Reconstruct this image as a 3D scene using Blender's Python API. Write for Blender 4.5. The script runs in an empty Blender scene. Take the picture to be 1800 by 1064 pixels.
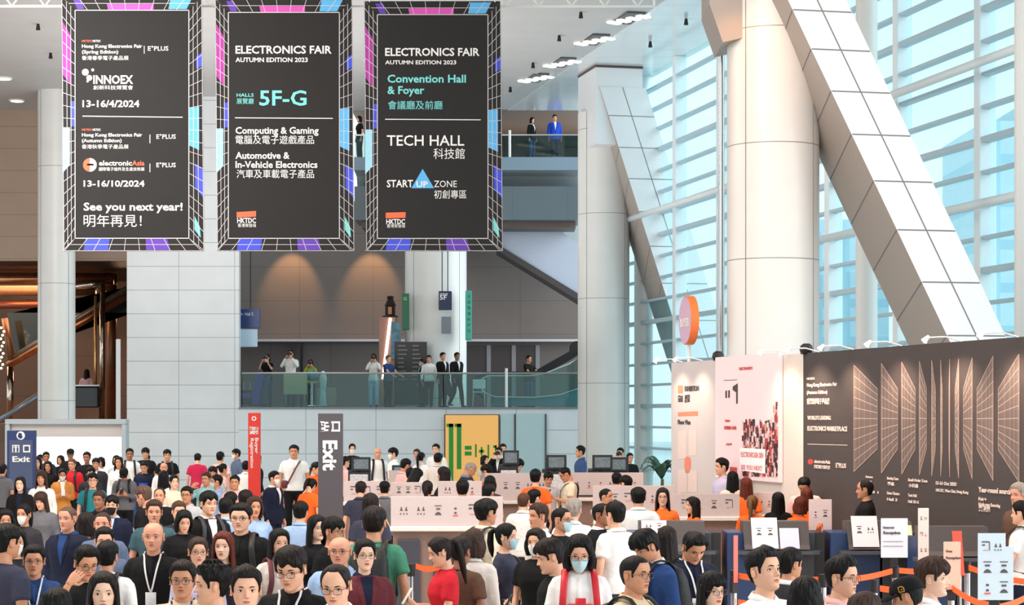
import bpy, math, random
from mathutils import Vector, Matrix
random.seed(7)
SC = bpy.context.scene
COL = SC.collection
PI = math.pi
F = 3600.0            # focal length in pixels of the 1800 px wide frame (72 mm on 36 mm film)
EYE = 2.45            # camera height
HOR = 730.0           # horizon row
# ------------------------------------------------------------------ camera
cam = bpy.data.cameras.new('camera'); camo = bpy.data.objects.new('camera', cam); COL.objects.link(camo)
cam.sensor_width = 36; cam.lens = 72; cam.shift_y = (HOR-532)/1800
cam.clip_end = 600; cam.clip_start = .5
camo.location = (0, 0, EYE); camo.rotation_euler = (PI/2, 0, 0)
SC.camera = camo
# ------------------------------------------------------------------ sky, sun, lamps, exposure
w = bpy.data.worlds.new('sky'); SC.world = w; w.use_nodes = True
nt = w.node_tree; bg = nt.nodes['Background']
tc = nt.nodes.new('ShaderNodeTexCoord'); sp = nt.nodes.new('ShaderNodeSeparateXYZ')
mr = nt.nodes.new('ShaderNodeMapRange'); cr = nt.nodes.new('ShaderNodeValToRGB')
nz = nt.nodes.new('ShaderNodeTexNoise'); nz.inputs['Scale'].default_value = 9; nz.inputs['Detail'].default_value = 5
mx = nt.nodes.new('ShaderNodeMix'); mx.data_type = 'RGBA'
nt.links.new(tc.outputs['Generated'], sp.inputs[0]); nt.links.new(sp.outputs['Z'], mr.inputs['Value'])
mr.inputs['From Min'].default_value = -.1; mr.inputs['From Max'].default_value = .5
nt.links.new(mr.outputs[0], cr.inputs[0])
cr.color_ramp.elements[0].color = (.88, .97, 1, 1); cr.color_ramp.elements[1].color = (.78, .94, 1, 1)
nt.links.new(tc.outputs['Generated'], nz.inputs['Vector'])
r2 = nt.nodes.new('ShaderNodeValToRGB'); r2.color_ramp.elements[0].position = .48; r2.color_ramp.elements[1].position = .62
nt.links.new(nz.outputs[0], r2.inputs[0]); nt.links.new(r2.outputs[0], mx.inputs[0])
nt.links.new(cr.outputs[0], mx.inputs[6]); mx.inputs[7].default_value = (.95, .99, 1, 1)
nt.links.new(mx.outputs[2], bg.inputs[0]); bg.inputs[1].default_value = 1.25
def lamp(name, kind, loc, power, color, target=None, size=1.0, size_y=None, spot=None, blend=.6):
    d = bpy.data.lights.new(name, kind); d.energy = power; d.color = color
    if kind == 'AREA':
        d.size = size
        if size_y: d.shape = 'RECTANGLE'; d.size_y = size_y
    elif kind == 'SUN': d.angle = size
    else: d.shadow_soft_size = size
    if spot: d.spot_size = spot; d.spot_blend = blend
    o = bpy.data.objects.new(name, d); COL.objects.link(o); o.location = loc
    if target is not None: o.rotation_euler = (Vector(target)-Vector(loc)).to_track_quat('-Z', 'Y').to_euler()
    return o
lamp('sun', 'SUN', (40, 18, 17), 2.2, (.96, .98, 1), target=(0, 32, 0), size=.9)
lamp('hall_ceiling_lamp', 'AREA', (-6, 17, 12), 2600, (1, .90, .80), target=(-3, 22, 0), size=9, size_y=9)
lamp('hall_ceiling_lamp', 'AREA', (-12, 40, 12), 2600, (1, .92, .84), target=(-9, 48, 1), size=9, size_y=9)
lamp('hall_ceiling_lamp', 'AREA', (1.0, 24, 12.2), 900, (1, .74, .60), target=(1.5, 25, 0), size=6, size_y=9)
lamp('column_lamp', 'SPOT', tuple(((1296-900)/F*32.0, 32.0, 9.9)), 130, (1, .42, .14), target=((1306-900)/F*32.8, 32.75, 7.4), size=.1, spot=1.1)
lamp('added_ceiling_fill', 'AREA', (-6, 54, 4.4), 950, (1, .97, .95), target=(-6, 54.2, 12), size=10, size_y=12)  # added fill light aimed up to brighten the ceiling, no fixture modelled
SC.view_settings.view_transform = 'Standard'; SC.view_settings.look = 'None'
SC.view_settings.exposure = .18; SC.view_settings.gamma = 1; SC.view_settings.use_curve_mapping = False
SC.cycles.max_bounces = 6; SC.cycles.diffuse_bounces = 3; SC.cycles.glossy_bounces = 3
SC.cycles.transmission_bounces = 4; SC.cycles.transparent_max_bounces = 10
SC.cycles.caustics_reflective = False; SC.cycles.caustics_refractive = False
SC.cycles.min_transparent_bounces = 8; SC.cycles.min_light_bounces = 2
SC.cycles.use_denoising = True

def P(px, py, Y): return Vector(((px-900)/F*Y, Y, EYE+(HOR-py)/F*Y))

# ------------------------------------------------------------------ materials
MATS = {}
def lin(c):
    return tuple(((v/255/12.92) if v/255 <= .04045 else ((v/255+.055)/1.055)**2.4) for v in c)
def mat(name, rgb, rough=.6, metal=0, nscale=30, nvar=.06, bump=0, bscale=None, emit=0, spec=.5, alpha=None, sub=0, coord='Object', stretch=None):
    """procedural surface: base colour with a little noise variation and optional bump"""
    if name in MATS: return MATS[name]
    m = bpy.data.materials.new(name); m.use_nodes = True; n = m.node_tree.nodes; l = m.node_tree.links
    b = n['Principled BSDF']; c = lin(rgb)
    t = n.new('ShaderNodeTexCoord'); z = n.new('ShaderNodeTexNoise'); z.inputs['Scale'].default_value = nscale; z.inputs['Detail'].default_value = 4
    src = t.outputs[coord]
    if stretch:
        mp = n.new('ShaderNodeMapping'); mp.inputs['Scale'].default_value = stretch; l.new(src, mp.inputs[0]); src = mp.outputs[0]
    l.new(src, z.inputs['Vector'])
    r = n.new('ShaderNodeValToRGB')
    r.color_ramp.elements[0].position = .3; r.color_ramp.elements[1].position = .7
    r.color_ramp.elements[0].color = tuple(max(0, v*(1-nvar)) for v in c)+(1,); r.color_ramp.elements[1].color = tuple(min(1, v*(1+nvar)) for v in c)+(1,)
    l.new(z.outputs[0], r.inputs[0]); l.new(r.outputs[0], b.inputs['Base Color'])
    b.inputs['Roughness'].default_value = rough; b.inputs['Metallic'].default_value = metal
    b.inputs['Specular IOR Level'].default_value = spec
    if sub: b.inputs['Subsurface Weight'].default_value = sub; b.inputs['Subsurface Radius'].default_value = (.02, .008, .004); b.inputs['Subsurface Scale'].default_value = .5
    if bump:
        z2 = n.new('ShaderNodeTexNoise'); z2.inputs['Scale'].default_value = bscale or nscale; z2.inputs['Detail'].default_value = 6
        l.new(src, z2.inputs['Vector']); bp = n.new('ShaderNodeBump'); bp.inputs['Strength'].default_value = bump; bp.inputs['Distance'].default_value = .02
        l.new(z2.outputs[0], bp.inputs['Height']); l.new(bp.outputs[0], b.inputs['Normal'])
    if emit: l.new(r.outputs[0], b.inputs['Emission Color']); b.inputs['Emission Strength'].default_value = emit
    if alpha is not None: b.inputs['Alpha'].default_value = alpha
    MATS[name] = m; return m
def panel_mat(name, rgb, du, dv, ou=0, ov=0, line=.03, axes='XZ', linergb=(120, 130, 135), rough=.35, metal=0, spec=.5, cyl=False, nvar=.03, bump=0):
    """cladding with straight joints every du x dv metres (object space)"""
    if name in MATS: return MATS[name]
    m = mat(name, rgb, rough, metal, nscale=1.2, nvar=nvar, spec=spec, bump=bump, bscale=60); n = m.node_tree.nodes; l = m.node_tree.links; b = n['Principled BSDF']
    src = b.inputs['Base Color'].links[0].from_socket
    t = n.new('ShaderNodeTexCoord'); s = n.new('ShaderNodeSeparateXYZ'); l.new(t.outputs['Object'], s.inputs[0])
    outs = []
    for ax, d, o in ((axes[0], du, ou), (axes[1], dv, ov)):
        if not d: continue
        a = n.new('ShaderNodeMath'); a.operation = 'ADD'; a.inputs[1].default_value = -o+1000*d; l.new(s.outputs[ax], a.inputs[0])
        q = n.new('ShaderNodeMath'); q.operation = 'MODULO'; q.inputs[1].default_value = d; l.new(a.outputs[0], q.inputs[0])
        k = n.new('ShaderNodeMath'); k.operation = 'LESS_THAN'; k.inputs[1].default_value = line; l.new(q.outputs[0], k.inputs[0]); outs.append(k.outputs[0])
    f = outs[0]
    if len(outs) == 2:
        k = n.new('ShaderNodeMath'); k.operation = 'MAXIMUM'; l.new(outs[0], k.inputs[0]); l.new(outs[1], k.inputs[1]); f = k.outputs[0]
    x = n.new('ShaderNodeMix'); x.data_type = 'RGBA'; l.new(f, x.inputs[0]); l.new(src, x.inputs[6]); x.inputs[7].default_value = lin(linergb)+(1,)
    l.new(x.outputs[2], b.inputs['Base Color']); return m
def glass_mat(name, tint, refl=.12, rough=.02, haze=0.0, hazergb=(220, 240, 245)):
    """thin architectural glass: mostly transparent, fresnel-like gloss, optional milky share"""
    if name in MATS: return MATS[name]
    m = bpy.data.materials.new(name); m.use_nodes = True; n = m.node_tree.nodes; l = m.node_tree.links
    out = n['Material Output']; n.remove(n['Principled BSDF'])
    tr = n.new('ShaderNodeBsdfTransparent'); tr.inputs[0].default_value = lin(tint)+(1,)
    gl = n.new('ShaderNodeBsdfGlossy'); gl.inputs['Roughness'].default_value = rough
    df = n.new('ShaderNodeBsdfDiffuse')
    z = n.new('ShaderNodeTexNoise'); z.inputs['Scale'].default_value = 2
    rr = n.new('ShaderNodeMapRange'); l.new(z.outputs[0], rr.inputs[0]); rr.inputs['To Min'].default_value = haze*.8; rr.inputs['To Max'].default_value = haze*1.2
    df.inputs[0].default_value = lin(hazergb)+(1,)
    m0 = n.new('ShaderNodeMixShader'); l.new(rr.outputs[0], m0.inputs[0]); l.new(tr.outputs[0], m0.inputs[1]); l.new(df.outputs[0], m0.inputs[2])
    m1 = n.new('ShaderNodeMixShader'); m1.inputs[0].default_value = refl; l.new(m0.outputs[0], m1.inputs[1]); l.new(gl.outputs[0], m1.inputs[2])
    l.new(m1.outputs[0], out.inputs[0]); MATS[name] = m; return m

# ------------------------------------------------------------------ mesh builder
class MB:
    def __init__(s): s.v = []; s.f = []; s.m = []
    def add(s, vs, fs, mi=0, M=None):
        o = len(s.v)
        s.v += [tuple(M @ Vector(p)) for p in vs] if M is not None else [tuple(p) for p in vs]
        s.f += [tuple(i+o for i in f) for f in fs]; s.m += [mi]*len(fs); return s
    def join(s, o, M=None, mi=None):
        k = len(s.v); s.v += [tuple(M @ Vector(p)) for p in o.v] if M is not None else o.v
        s.f += [tuple(i+k for i in f) for f in o.f]; s.m += o.m if mi is None else [mi]*len(o.f); return s
    def box(s, c, d, mi=0, M=None, bev=0):
        x, y, z = (v/2 for v in d); b = min(bev, x*.9, y*.9, z*.9)
        if b <= 0:
            vs = [(c[0]+i*x, c[1]+j*y, c[2]+k*z) for i in (-1, 1) for j in (-1, 1) for k in (-1, 1)]
            return s.add(vs, [(0, 1, 3, 2), (4, 6, 7, 5), (0, 4, 5, 1), (2, 3, 7, 6), (0, 2, 6, 4), (1, 5, 7, 3)], mi, M)
        prof = []
        for cx, cy, a0 in ((1, 1, 0), (-1, 1, PI/2), (-1, -1, PI), (1, -1, 3*PI/2)):
            for k in range(3):
                a = a0+k*PI/4; prof.append((cx*(x-b)+b*math.cos(a), cy*(y-b)+b*math.sin(a)))
        rings = []
        for zz, sh in ((-z, b), (-z+b*.4, b*.3), (-z+b, 0), (z-b, 0), (z-b*.4, b*.3), (z, b)):
            rings.append([(c[0]+px*(x-sh)/x, c[1]+py*(y-sh)/y, c[2]+zz) for px, py in prof])
        return s.loft(rings, mi, M)
    def loft(s, rings, mi=0, M=None, caps=True, closed=True):
        n = len(rings[0]); vs = [p for r in rings for p in r]; fs = []
        for i in range(len(rings)-1):
            for j in range(n if closed else n-1):
                k = (j+1) % n; fs.append((i*n+j, i*n+k, (i+1)*n+k, (i+1)*n+j))
        if caps: fs.append(tuple(reversed(range(n)))); fs.append(tuple((len(rings)-1)*n+j for j in range(n)))
        return s.add(vs, fs, mi, M)
    def tube(s, pts, r, n=8, mi=0, M=None, flat=1.0, caps=True, up=None):
        pts = [Vector(p) for p in pts]; rings = []
        rr = r if isinstance(r, (list, tuple)) else [r]*len(pts)
        u0 = None
        for i, p in enumerate(pts):
            t = (pts[min(i+1, len(pts)-1)]-pts[max(i-1, 0)]).normalized()
            if u0 is None:
                ref = Vector(up) if up else (Vector((0, 0, 1)) if abs(t.z) < .9 else Vector((0, 1, 0)))
                u0 = (ref-t*ref.dot(t)).normalized()
            else: u0 = (u0-t*u0.dot(t)).normalized()
            w0 = t.cross(u0)
            rings.append([p+u0*(math.cos(a)*rr[i]*flat)+w0*(math.sin(a)*rr[i]) for a in (2*PI*k/n for k in range(n))])
        return s.loft(rings, mi, M, caps)
    def ell(s, c, r, n=12, m=8, mi=0, M=None):
        rings = []
        for i in range(1, m):
            a = PI*i/m; rings.append([(c[0]+r[0]*math.sin(a)*math.cos(2*PI*k/n), c[1]+r[1]*math.sin(a)*math.sin(2*PI*k/n), c[2]-r[2]*math.cos(a)) for k in range(n)])
        return s.loft(rings, mi, M)
    def cyl(s, c0, c1, r, n=24, mi=0, r1=None): return s.tube([c0, c1], [r, r if r1 is None else r1], n, mi)
    def prism(s, poly, y0, y1, mi=0):
        """polygon given in (x,z), extruded along y"""
        n = len(poly); vs = [(p[0], y0, p[1]) for p in poly]+[(p[0], y1, p[1]) for p in poly]
        fs = [tuple(range(n)), tuple(range(2*n-1, n-1, -1))]+[(i, i+n, (i+1) % n+n, (i+1) % n) for i in range(n)]
        return s.add(vs, fs, mi)
    def mesh(s, name='mesh', mats=(), smooth=True):
        me = bpy.data.meshes.new(name); me.from_pydata(s.v, [], s.f)
        for m in mats: me.materials.append(m)
        if len(mats) > 1: me.polygons.foreach_set('material_index', s.m)
        me.validate(); 
        import bmesh
        b = bmesh.new(); b.from_mesh(me); bmesh.ops.recalc_face_normals(b, faces=b.faces); b.to_mesh(me); b.free()
        if smooth: me.shade_smooth()
        return me
    def build(s, name, mats, parent=None, smooth=False, loc=(0, 0, 0), rot=(0, 0, 0), auto=None):
        mats = mats if isinstance(mats, (list, tuple)) else (mats,)
        me = s.mesh(name, mats, smooth)
        if auto: me.set_sharp_from_angle(angle=math.radians(auto))
        return put(name, me, parent, loc, rot)
def put(name, me, parent=None, loc=(0, 0, 0), rot=(0, 0, 0)):
    o = bpy.data.objects.new(name, me); COL.objects.link(o)
    o.location = loc; o.rotation_euler = rot
    if parent: o.parent = parent
    return o
def empty(name, loc=(0, 0, 0), rz=0, parent=None):
    o = bpy.data.objects.new(name, None); COL.objects.link(o); o.location = loc; o.rotation_euler = (0, 0, rz); o.empty_display_size = .1
    if parent: o.parent = parent
    return o
def tag(o, label, cat, group=None, kind=None):
    o['label'] = label; o['category'] = cat
    if group: o['group'] = group
    if kind: o['kind'] = kind
    return o
def struct(o): o['kind'] = 'structure'; return o
def text_mb(s, size, loc, M=None, align='LEFT', bold=0.0, sx=1.0, depth=.002, space=1.0):
    """lettering as mesh; local x right, z up, y depth; size = capital height * ~1.4"""
    cu = bpy.data.curves.new('lettering', 'FONT'); cu.body = s; cu.size = size; cu.extrude = depth; cu.offset = bold; cu.align_x = align; cu.space_character = space
    cu.resolution_u = 2
    o = bpy.data.objects.new('lettering', cu); COL.objects.link(o)
    dg = bpy.context.evaluated_depsgraph_get(); me = bpy.data.meshes.new_from_object(o.evaluated_get(dg), depsgraph=dg)
    bpy.data.objects.remove(o); b = MB()
    T = Matrix.Translation(Vector(loc)) @ Matrix.Diagonal((sx, 1, 1, 1)) @ Matrix.Rotation(PI/2, 4, 'X')
    if M is not None: T = M @ T
    b.add([v.co for v in me.vertices], [tuple(p.vertices) for p in me.polygons], 0, T); bpy.data.meshes.remove(me); bpy.data.curves.remove(cu)
    return b
# ------------------------------------------------------------------ the hall
WHITE = panel_mat('white cladding', (230, 234, 238), 1.8, .765, ou=.05, ov=7.235 % .765, line=.022, linergb=(168, 176, 180))
WHITE2 = panel_mat('white low cladding', (226, 234, 240), 2.26, .765, ou=(537-900)/F*66 % 2.26, ov=1.955 % .765, line=.022, linergb=(168, 176, 180))
DARKL = mat('dark joint', (120, 122, 124), .6)
PAINT = mat('white paint', (236, 237, 236), .4, nvar=.02)
STEEL = mat('brushed steel', (190, 192, 194), .25, 1.0, nscale=40)
CHROME = mat('chrome', (225, 225, 228), .08, 1.0)
DARKM = mat('dark metal', (46, 46, 50), .4, .6)
BLACK = mat('matt black', (22, 22, 24), .55)
ZC = 12.72
def XG(y): return 9.1-.2288*(y-40)
def XE(y): return 2.96-.2146*(y-51.4)
def slabpoly(name, pts, z0, z1, m, **k):
    b = MB(); n = len(pts); b.add([(x, y, z0) for x, y in pts]+[(x, y, z1) for x, y in pts], [tuple(range(n)), tuple(range(2*n-1, n-1, -1))]+[(i, (i+1) % n, (i+1) % n+n, i+n) for i in range(n)])
    return struct(b.build(name, m, **k))
slabpoly('floor', [(-45, 3), (24, 3), (24, 34), (XG(95)+.2, 100), (-45, 100)], -.3, 0, panel_mat('stone floor', (206, 196, 186), 1.2, 1.2, line=.006, axes='XY', rough=.28, linergb=(170, 160, 150)))
slabpoly('ceiling', [(-45, -6), (XE(-6), -6), (XE(69), 69), (-45, 69)], ZC, ZC+.4, panel_mat('ceiling grey', (196, 194, 194), 0, 3, line=.02, axes='XY', rough=.5, linergb=(185, 184, 184)))
slabpoly('ceiling_strip', [(XE(-6), -6), (XE(-6)+.75, -6), (XE(69)+.68, 69), (XE(69), 69)], ZC+.03, ZC+.4, mat('ceiling strip', (188, 192, 196), .45))
slabpoly('ceiling_gloss', [(XE(-6)+.75, -6), (XG(-6), -6), (XG(69)+.3, 69), (XE(69)+.68, 69)], ZC, ZC+.4, panel_mat('glossy ceiling panels', (222, 230, 234), 0, 1.25, line=.02, axes='XY', rough=.12, linergb=(160, 190, 205), spec=.8))
for i in range(4):
    px, py = ((1105, 32), (1045, 70), (988, 110), (942, 137))[i]; Y = (ZC-EYE)*F/(HOR-py); X = (px-900)/F*Y
    e = empty('ceiling_light', (X, Y, ZC)); e.rotation_euler = (0, 0, .2146)
    MB().box((0, 0, .0), (.50, 1.5, .04)).build('frame', mat('slot grey', (92, 94, 96), .5), e)
    for k in range(4): MB().box((0, -.54+.36*k, -.04), (.40, .2, .06), bev=.02).build('lamp_tray', mat('lamp white', (250, 248, 240), .3, emit=.7), e, rot=(0, 0, .5))
    tag(e, ('slot light in the ceiling strip, next to the lattice truss', 'slot light in the ceiling strip, second from the truss', 'slot light in the ceiling strip, third from the truss', 'slot light in the ceiling strip, closest to the balcony')[i], 'ceiling light', 'slot lights along the ceiling strip')
for i, (px, py) in enumerate(((1021, 21), (983, 62), (937, 110), (897, 153), (1206, 33), (1143, 73), (67, 42), (89, 93))):
    Y = (ZC-EYE)*F/(HOR-py); X = (px-900)/F*Y
    tag(MB().cyl((X, Y, ZC+.01), (X, Y, ZC-.16), .035, 10, r1=.06).build('sprinkler', BLACK), 'small black sprinkler head on the ceiling', 'sprinkler', 'ceiling sprinklers')
for i, (px, py) in enumerate(((7, 137), (30, 176), (655, 105))):
    Y = (ZC-EYE)*F/(HOR-py); X = (px-900)/F*Y
    e = empty('downlight', (X, Y, ZC)); MB().cyl((0, 0, .01), (0, 0, -.04), .26, 20).build('rim', PAINT, e); MB().cyl((0, 0, -.03), (0, 0, -.05), .2, 20).build('bulb', mat('warm bulb', (255, 240, 215), .3, emit=3), e)
    tag(e, ('round downlight in the grey ceiling at the edge of the view', 'round downlight beside the top of the slim column', 'round downlight seen between the second and third banners')[i], 'downlight', 'ceiling downlights')
# ---- glass wall: bays between mullions, each a window
GL = glass_mat('curtain glass', (236, 251, 253), .06, .03, .06, (215, 244, 250))
FR = mat('window frame paint', (228, 238, 242), .35, nvar=.02)
TRN = mat('transom paint', (176, 200, 212), .4, nvar=.02)
DIR = Vector((-.2288, 1, 0)).normalized(); ANG = math.atan2(.2288, 1)
ys = [28.2+3.8*k for k in range(11)]
for k in range(len(ys)-1):
    y0, y1 = ys[k], ys[k+1]; L = (y1-y0)/DIR.y
    e = empty('window_%d' % (k+1), (XG(y0), y0, 0), ANG); e['kind'] = 'structure'
    MB().box((.0, L/2, ZC/2), (.03, L-.1, ZC)).build('pane', GL, e)
    f = MB().box((-.05, 0, ZC/2), (.36, .26, ZC), bev=.02); f.build('window_frame', FR, e)
    t = MB()
    for j in range(1, 20):
        z = .63*j+.2
        if z < ZC: t.box((-.08, L/2, z), (.20, L-.2, .07 if j % 4 else .12), bev=.01)
    t.build('transom', TRN, e)
for z0, z1, yy in ((9.05, 9.05, (31, 47)), (6.4, 6.4, (29, 46)), (8.3, 8.3, (50, 66))):
    struct(MB().tube([(XG(yy[0])-.75, yy[0], z0), (XG(yy[1])-.75, yy[1], z1)], .09, 10).build('window_tie_tube', FR, smooth=True))
slabpoly('ground_outside', [(XG(3)+.4, 3), (120, 3), (120, 220), (XG(100)-10, 220), (XG(100)+.4, 100)], -1.2, -.4, mat('pale paving', (206, 214, 214), .9))
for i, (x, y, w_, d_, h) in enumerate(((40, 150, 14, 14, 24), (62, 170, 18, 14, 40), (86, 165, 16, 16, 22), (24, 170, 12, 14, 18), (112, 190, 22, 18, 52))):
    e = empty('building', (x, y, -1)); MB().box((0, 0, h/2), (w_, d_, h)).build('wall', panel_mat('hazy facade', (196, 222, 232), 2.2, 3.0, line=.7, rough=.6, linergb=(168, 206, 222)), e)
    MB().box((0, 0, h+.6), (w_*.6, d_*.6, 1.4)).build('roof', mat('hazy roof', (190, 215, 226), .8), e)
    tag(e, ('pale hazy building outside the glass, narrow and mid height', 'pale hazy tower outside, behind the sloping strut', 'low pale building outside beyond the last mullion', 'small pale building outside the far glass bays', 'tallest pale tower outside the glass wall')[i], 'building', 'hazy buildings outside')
# ---- columns and sloping struts
def column(px, Y, d, z1, dv, ov, lab=None, z0=0, w=None):
    X = (px-900)/F*Y; b = MB().cyl((0, 0, z0), (0, 0, z1), d/2, 56)
    o = struct(b.build('column', panel_mat('column cladding %d' % px, (226, 226, 224), 0, dv, ov=ov, line=.018, axes='XZ', rough=.35, linergb=(150, 152, 152)), loc=(X, Y, 0), auto=40)); 
    s = MB()
    for a in (-.75, .9): s.box(((d/2+.001)*math.sin(a+.0), -(d/2+.001)*math.cos(a), (z0+z1)/2), (.012, .012, z1-z0))
    s.build('joint', DARKL, o); return o
column(1359, 33.5, 1.5, ZC, 1.86, 4.96 % 1.86)
column(1061, 61.5, 1.55, 11.5, 2.53, 5.92 % 2.53)
column(99.5, 65, 1.17, ZC, 3.7, 6.6 % 3.7)
column(766, 69.5, 2.09, ZC, 6.0, 3, z0=2.6)
struct(MB().cyl((0, 0, 0), (0, 0, ZC), .2, 28).build('column', PAINT, loc=(6.58, 38, 0), auto=40))
struct(MB().cyl((0, 0, 0), (0, 0, ZC), .26, 28).build('column', PAINT, loc=(4.02, 62.2, 0), auto=40))
struct(MB().cyl((0, 0, 0), (0, 0, 10), .052, 20).build('column', STEEL, loc=((1268-900)/F*34.7, 34.7, 0), auto=40))
struct(MB().cyl((0, 0, 0), (0, 0, ZC), .17, 28).build('column', PAINT, loc=((1800-900)/F*36.5, 36.5, 0), auto=40))
STRF = mat('strut cladding', (230, 233, 236), .32, nvar=.02); STRD = mat('strut flank darker tone', (166, 158, 152), .45, nvar=.02)  # second colour is a darker tone for strut flanks and column bracket
PERP = Vector((1, .2288, 0)).normalized()
def strut(px0, slope, py0, Y, L, w, pytop, joints, pybot=None, midf=.5):
    def B(py): return Vector(((px0+slope*(py-py0)-900)/F*Y, Y, EYE+(HOR-py)/F*Y))
    zb = HOR+EYE*F/Y; a, c = B(pytop), B(zb); b = MB(); rings = []
    for p in (a, c): rings.append([p, p+PERP*w, p+PERP*w+DIR*L, p+DIR*L])
    b.loft(rings); n = len(b.f)
    def strip(p, q, t, off): d_ = (q-p).normalized(); u = d_.cross(off).normalized()*t; o = off*.004; b.add([p-u+o, p+u+o, q+u+o, q-u+o], [(0, 1, 2, 3)], 1)
    nf = -DIR; nl = -PERP
    for py in joints: p = B(py); strip(p+PERP*.01, p+PERP*w*.99, .011, nf)
    strip(B(pytop)+PERP*w*midf, B(zb)+PERP*w*midf, .011, nf)
    for k, py in enumerate(joints): p = B(py); q = B(py+60)+DIR*L; strip(p+DIR*.01, q, .009, nl)
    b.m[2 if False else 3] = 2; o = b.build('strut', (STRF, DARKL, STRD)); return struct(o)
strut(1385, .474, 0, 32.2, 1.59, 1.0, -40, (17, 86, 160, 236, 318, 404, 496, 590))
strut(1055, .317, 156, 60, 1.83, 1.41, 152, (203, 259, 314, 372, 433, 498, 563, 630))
cp = MB(); p = P(1047, 130, 60); cp.loft([[Vector((p.x, p.y, z))+PERP*a*1.43+DIR*b_*2.0 for a, b_ in ((0, 0), (1, 0), (1, 1), (0, 1))] for z in (10.4, 11.2, ZC-.06)])
struct(cp.build('column_head', STRF))
hb = MB()
for z in (ZC-.06, ZC-.02): pass
hb.loft([[Vector((p.x, p.y, z))+PERP*a*1.45+DIR*b_*2.02-PERP*.01-DIR*.01 for a, b_ in ((0, 0), (1, 0), (1, 1), (0, 1))] for z in (ZC-.07, ZC-.005)]); struct(hb.build('trim_1', mat('brown joint', (90, 74, 68), .6)))
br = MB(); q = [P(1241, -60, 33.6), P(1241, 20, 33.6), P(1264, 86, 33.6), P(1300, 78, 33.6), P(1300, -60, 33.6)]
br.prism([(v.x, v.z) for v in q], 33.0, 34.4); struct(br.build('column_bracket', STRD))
bb = MB(); q = [P(1310, 60, 32.9), P(1345, 60, 32.9), P(1352, 82, 32.9), P(1330, 88, 32.9)]
# ---- rear hall: block, low wall, mezzanine
XB0, XB1, XR = (223-900)/F*66, (420-900)/F*66, (1017-900)/F*66
struct(MB().box(((XB0+XB1)/2, 66.2, ZC/2), (XB1-XB0, .4, ZC)).build('wall_block', WHITE, loc=(0, 0, 0)))
ZM = EYE+14/F*66
struct(MB().box(((XB1+XR)/2, 66.15, (ZM-.06)/2), (XR-XB1, .3, ZM-.06)).build('wall_low', WHITE2))
struct(MB().box(((XB1+XR)/2, 73.1, ZM-.03), (XR-XB1, 14.3, .06)).build('floor_mezzanine', mat('mezzanine edge', (120, 132, 140), .4)))
GREYW = panel_mat('taupe stone wall', (128, 118, 113), 2.8, 1.28, ou=.3, ov=.4, line=.02, rough=.6, linergb=(104, 98, 95))
struct(MB().box((-4.5, 78.15, 6.6), (14.6, .3, 8)).build('wall_back', GREYW))
LOWB = panel_mat('taupe low band', (112, 104, 101), 2.3, 0, line=.02, rough=.55, linergb=(80, 74, 72))
struct(MB().box((-4.5, 77.95, 3.98), (14.6, .1, 2.5)).build('wall_back_band', LOWB))
struct(MB().box((-4.5, 77.7, 5.28), (14.6, .5, .09)).build('trim_2', mat('pale ledge', (214, 214, 218), .3)))
for i, px in enumerate((836, 880, 922)):
    e = empty('door_%d' % (i+1), ((px-900)/F*77.8, 77.86, ZM)); e['kind'] = 'structure'; MB().box((0, 0, 1.2), (.82, .06, 2.4)).build('leaf', mat('dark door', (74, 66, 66), .5), e)
    MB().box((.5, -.02, 1.2), (.16, .08, 2.4)).build('door_frame', mat('door jamb', (150, 146, 150), .4), e)
struct(MB().box(((530-900)/F*77.6, 77.6, 3.95), (.08, .3, 2.5)).build('trim_3', BLACK))
for px in (512, 652): lamp('wall_washer', 'SPOT', ((px-900)/F*77, 76.6, 9.4), 260, (1, .52, .2), target=((px-900)/F*78, 78.1, 7.2), size=.05, spot=1.0)
# glass balustrade
BG = glass_mat('balustrade glass', (208, 230, 228), .035, .03, .02, (110, 150, 150))
def balustrade(x0, x1, y, z, h, posts, label, name='glass_balustrade', n=5):
    e = empty(name, ((x0+x1)/2, y, z)); L = x1-x0
    for k in range(n): MB().box((-L/2+L*(k+.5)/n, 0, h/2), (L/n-.03, .02, h)).build('glass_panel', BG, e)
    MB().tube([(-L/2, 0, h+.02), (L/2, 0, h+.02)], .03, 8).build('handrail', STEEL, e)
    for px in posts: MB().cyl((px-(x0+x1)/2, -.03, 0), (px-(x0+x1)/2, -.03, h+.18), .045, 12).build('post', PAINT, e)
    return tag(e, label, 'balustrade')
balustrade(XB1+.05, XR-.02, 66.35, ZM, 1.08, ((890-900)/F*66,), 'glass balustrade with thin steel handrail along the mezzanine edge')
# ---- upper balcony
XL = -5.4
struct(MB().box(((XL+2.4)/2, 75, 11.05), (2.4-XL, 10, .45)).build('floor_balcony', mat('balcony fascia', (126, 150, 168), .35)))
sf = MB(); sf.loft([[(x, y, z) for y, z in ((70.05, 10.82), (71.2, 10.75), (71.6, 10.3), (72.4, 10.25), (76, 10.5), (76, 10.82))] for x in (XL, 2.4)])
struct(sf.build('ceiling_curved_soffit', mat('soffit metal', (176, 190, 194), .2, .3), smooth=False))
struct(MB().box(((XL+2.4)/2, 71.3, 9.72), (2.4-XL, 2.2, 1.15)).build('trim_4', panel_mat('soffit fascia', (92, 108, 116), 1.9, 0, line=.02, rough=.4, linergb=(80, 94, 100))))
struct(MB().box(((XL+2.4)/2, 71.6, 9.05), (2.4-XL-.4, 1.6, .25)).build('trim_5', mat('brown soffit', (104, 92, 88), .6)))
struct(MB().box((-1.5, 79, 13.9), (9, 19, .1)).build('ceiling_corridor', mat('tan corridor ceiling', (168, 136, 120), .6)))
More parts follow.
